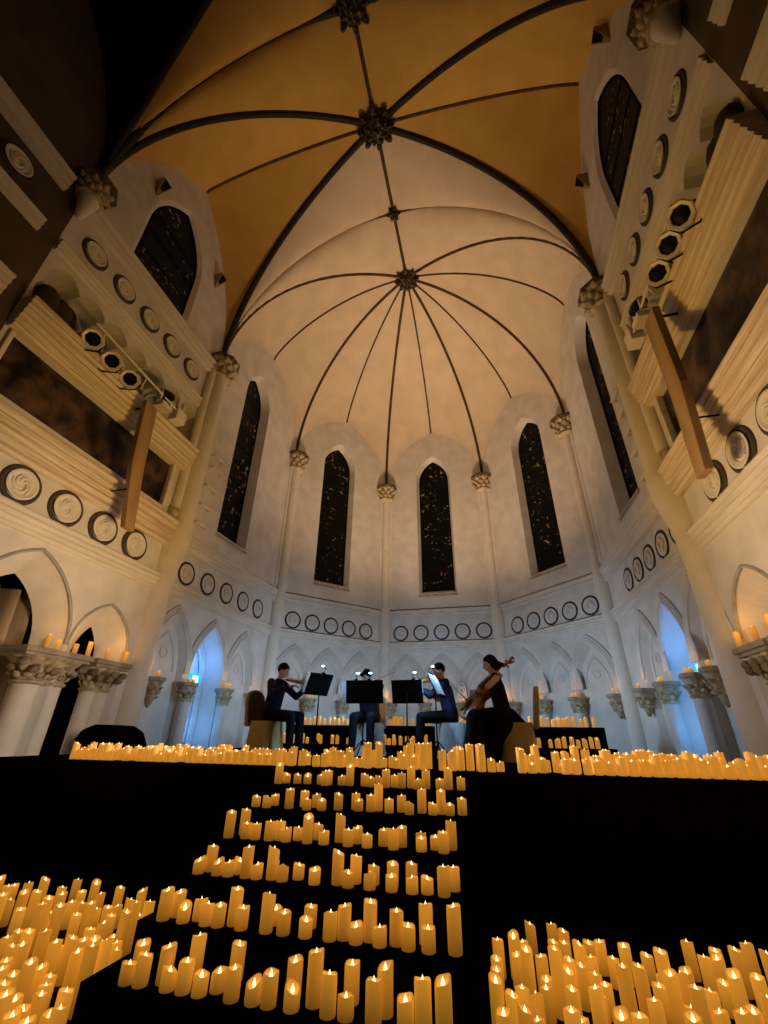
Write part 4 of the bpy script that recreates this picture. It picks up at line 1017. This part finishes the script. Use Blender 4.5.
def stand(loc, rz, label, tilt=20, hh=1.0, lamps=(0,), wdt=.50, plabel='', px=0):
    """music stand; the sheet side faces local +Y"""
    o = empty('music_stand', loc, rz, label, 'music stand')
    a = R(tilt); T = Matrix.Translation((0, .02, hh)) @ Matrix.Rotation(a, 4, 'X')
    MB().box((-wdt/2, -.012, -.17), (wdt/2, 0, .17), T).build('desk', METB, o, bevel=.008)
    MB().box((-wdt/2, 0, -.17), (wdt/2, .045, -.160), T).build('lip', METB, o)
    MB().tube([(0, 0, .12), (0, 0, .6), (0, 0, hh-.02)], [.013, .011, .009], 8).build('pole', METB, o, True)
    for i in range(3):
        b = 2*pi*i/3+.5; MB().tube([(0, 0, .24), (cos(b)*.10, sin(b)*.10, .16), (cos(b)*.27, sin(b)*.27, .012)], .009, 6).build('leg', METB, o, True)
    for dx in lamps:
        MB().box((dx-.02, -.03, .15), (dx+.02, .02, .19), T).build('lamp_clip', METB, o)
        MB().tube([T @ V((dx, 0, .18)), T @ V((dx, -.02, .25)), T @ V((dx, .05, .27))], .006, 6).build('lamp_arm', METB, o, True)
        MB().ellip(T @ V((dx, .07, .265)), (.030, .024, .012), None, 12, 7).build('lamp_head', LEDM, o, True)
        q = Matrix.Translation(loc) @ Matrix.Rotation(rz, 4, 'Z') @ T @ V((dx, .11, .22)); light('stand_lamp_glow', 'SPOT', q+V((0, 0, .06)), (.30, .62, 1), 22, .03, (R(28), 0, rz+pi), angle=150, blend=.6)
    p = MB(); N_ = 8; vs = []
    for s_ in (-1, 1):
        b_ = len(vs)
        for i in range(N_+1):
            t = i/N_; x = s_*(.005+.235*t); y = .008+.022*sin(pi*t)*(1-t)
            for z in (-.150, .16): vs.append(T @ V((px+x*1.06*(wdt/.5), y+.004, z)))
        p.f += [(b_+2*i, b_+2*i+2, b_+2*i+3, b_+2*i+1) for i in range(N_)]
    p.v = [tuple(Matrix.Translation(loc) @ Matrix.Rotation(rz, 4, 'Z') @ V(q)) for q in vs]
    po = p.build('sheet_music', PAPER); po.modifiers.new('t', 'SOLIDIFY').thickness = .002; tag(po, plabel or 'open white sheet music lying on the '+label, 'sheet music')
    return o
S3 = lambda x, y: (x, y, SZ)
def Wld(loc, rz, p): return Matrix.Translation(loc) @ Matrix.Rotation(rz, 4, 'Z') @ V(p)
def Dir(rz, d): return Matrix.Rotation(rz, 3, 'Z') @ V(d)
# player 1: left, facing right
pose = dict(elR=(.30, .16, .80), wrR=(.17, .38, .92), elL=(-.20, .30, .80), wrL=(-.225, .47, .93), hdL=(-.1, .35, .35), hnL=(.5, .2, .3), hdR=(-.45, .55, .12), hnR=(0, .1, -1), face=(-.25, 1, -.42))
def violinist(x, y, rz, label, pose2, vl, bl, k=1, **kw):
    L = (x, y, SZ); P = dict(pose); P.update(pose2); o = person(L, rz, label, P, **kw)
    b0 = V((-.075, .145, 1.055))*PSC; sc_ = V((-.275, .585, .965))*PSC; d = (sc_-b0).normalized()
    vo = fiddle(Wld(L, rz, b0), Dir(rz, d), Dir(rz, (.18, 0, 1)), k, vl, VWOOD, 'violin')
    br = b0+d*.215*k+V((.0, 0, .035)); fr = V((.10, .46, .935))*PSC; dd = (br-fr).normalized()
    bow(Wld(L, rz, fr), Wld(L, rz, fr+dd*.72), bl, Dir(rz, (0, .3, 1))); return o
chair(S3(-2.03, -.27), -pi/2-.25, 'gold covered banquet chair with shaded back behind the left violinist', COVER, BACKSHADE)
violinist(-1.98, -.27, -pi/2-.12, 'person in a dark navy suit playing violin at far left, seated facing right', {}, 'orange violin held by the seated player at far left', 'bow raised over the violin of the player at far left', top=NAVY)
chair(S3(-.47, .42), pi, 'cream covered chair under the player hidden by the middle music stand', COVERW)
violinist(-.47, .40, pi, 'person in dark blue with bowed head seated behind the middle music stand', dict(che=(0, .10, .87), nek=(0, .17, 1.0), hea=(0, .24, 1.10), face=(0, 1, -.8)), 'violin held by the player behind the middle music stand', 'bow sticking out past the middle music stand', top=NAVY)
chair(S3(.96, .12), pi/2, 'cream covered chair lit blue beneath the player beside the cellist', COVERW)
violinist(.93, .12, pi/2+.15, 'person in a dark suit playing viola right of centre, facing left', {}, 'viola held by the player left of the cellist', 'bow of the viola player left of the cellist', k=1.1, top=NAVY)
# cellist
cx, cyy = 1.74, -.40; crz = pi/2
chair(S3(1.90, -.36), pi/2, 'gold covered banquet chair seen edge on behind the cellist', COVER)
bb = at(453, 731, -.46); sc0 = at(512, 658, -.10); cd = (sc0-bb); kc = 2.08; bb = sc0-cd.normalized()*(.585*kc)
L = (cx, cyy, SZ); inv = (Matrix.Translation(L) @ Matrix.Rotation(crz, 4, 'Z')).inverted()
lh = inv @ (bb+cd.normalized()*(.42*kc)+V((-.03, -.05, .0))); rh = inv @ at(469, 702, -.30)
person(L, crz, 'person in a long black sleeveless dress playing cello, black hair tied back', dict(shL=(-.165, .05, .985), shR=(.165, .06, .985), elL=(-.30, .18, .86), wrL=tuple((lh+V((-.03, -.07, -.03)))/PSC), hdL=(.1, .35, .25), hnL=(.3, .3, -.3),
    elR=(.22, .34, .80), wrR=tuple((rh+V((.02, -.08, .02)))/PSC), hdR=(0, .4, -.2), hnR=(0, -.1, -1), knR=(.24, .38, .50), knL=(-.24, .38, .50), anR=(.28, .42, .09), anL=(-.28, .42, .09), hea=(0, .12, 1.19), face=(0, 1, -.30)), hair='long', dress=True)
fiddle(bb, cd, (-.62, -.55, .40), kc, 'brown cello leaning on the shoulder of the player in the black dress', CWOOD, 'cello', 'cello')
rw = Matrix.Translation(L) @ Matrix.Rotation(crz, 4, 'Z') @ rh; bt = at(451, 683, -.75)
bow(rw+V((.02, 0, -.02)), bt, 'pale cello bow slanting up to the left of the cello')
# stands
stand(S3(-1.03, -.60), R(60), 'black music stand in front of the far left violinist, turned towards him', 24, 1.0, (.02,), .46, 'white sheet music on the leftmost music stand', -.03)
stand(S3(-.34, -.45), 0, 'wide black music stand hiding the middle player', 10, .90, (-.13, .08), .60, 'white sheet music on the wide middle music stand', -.07)
stand(S3(.33, -.42), R(-8), 'black music stand just right of the middle stand', 12, .90, (.12,), .50, 'white sheet music on the stand right of the middle one')
stand(S3(.80, -.66), R(-98), 'black music stand seen edge on in front of the cellist', 25, .95, (0,), .46, 'bright cyan lit sheet music on the edge on stand before the cellist')
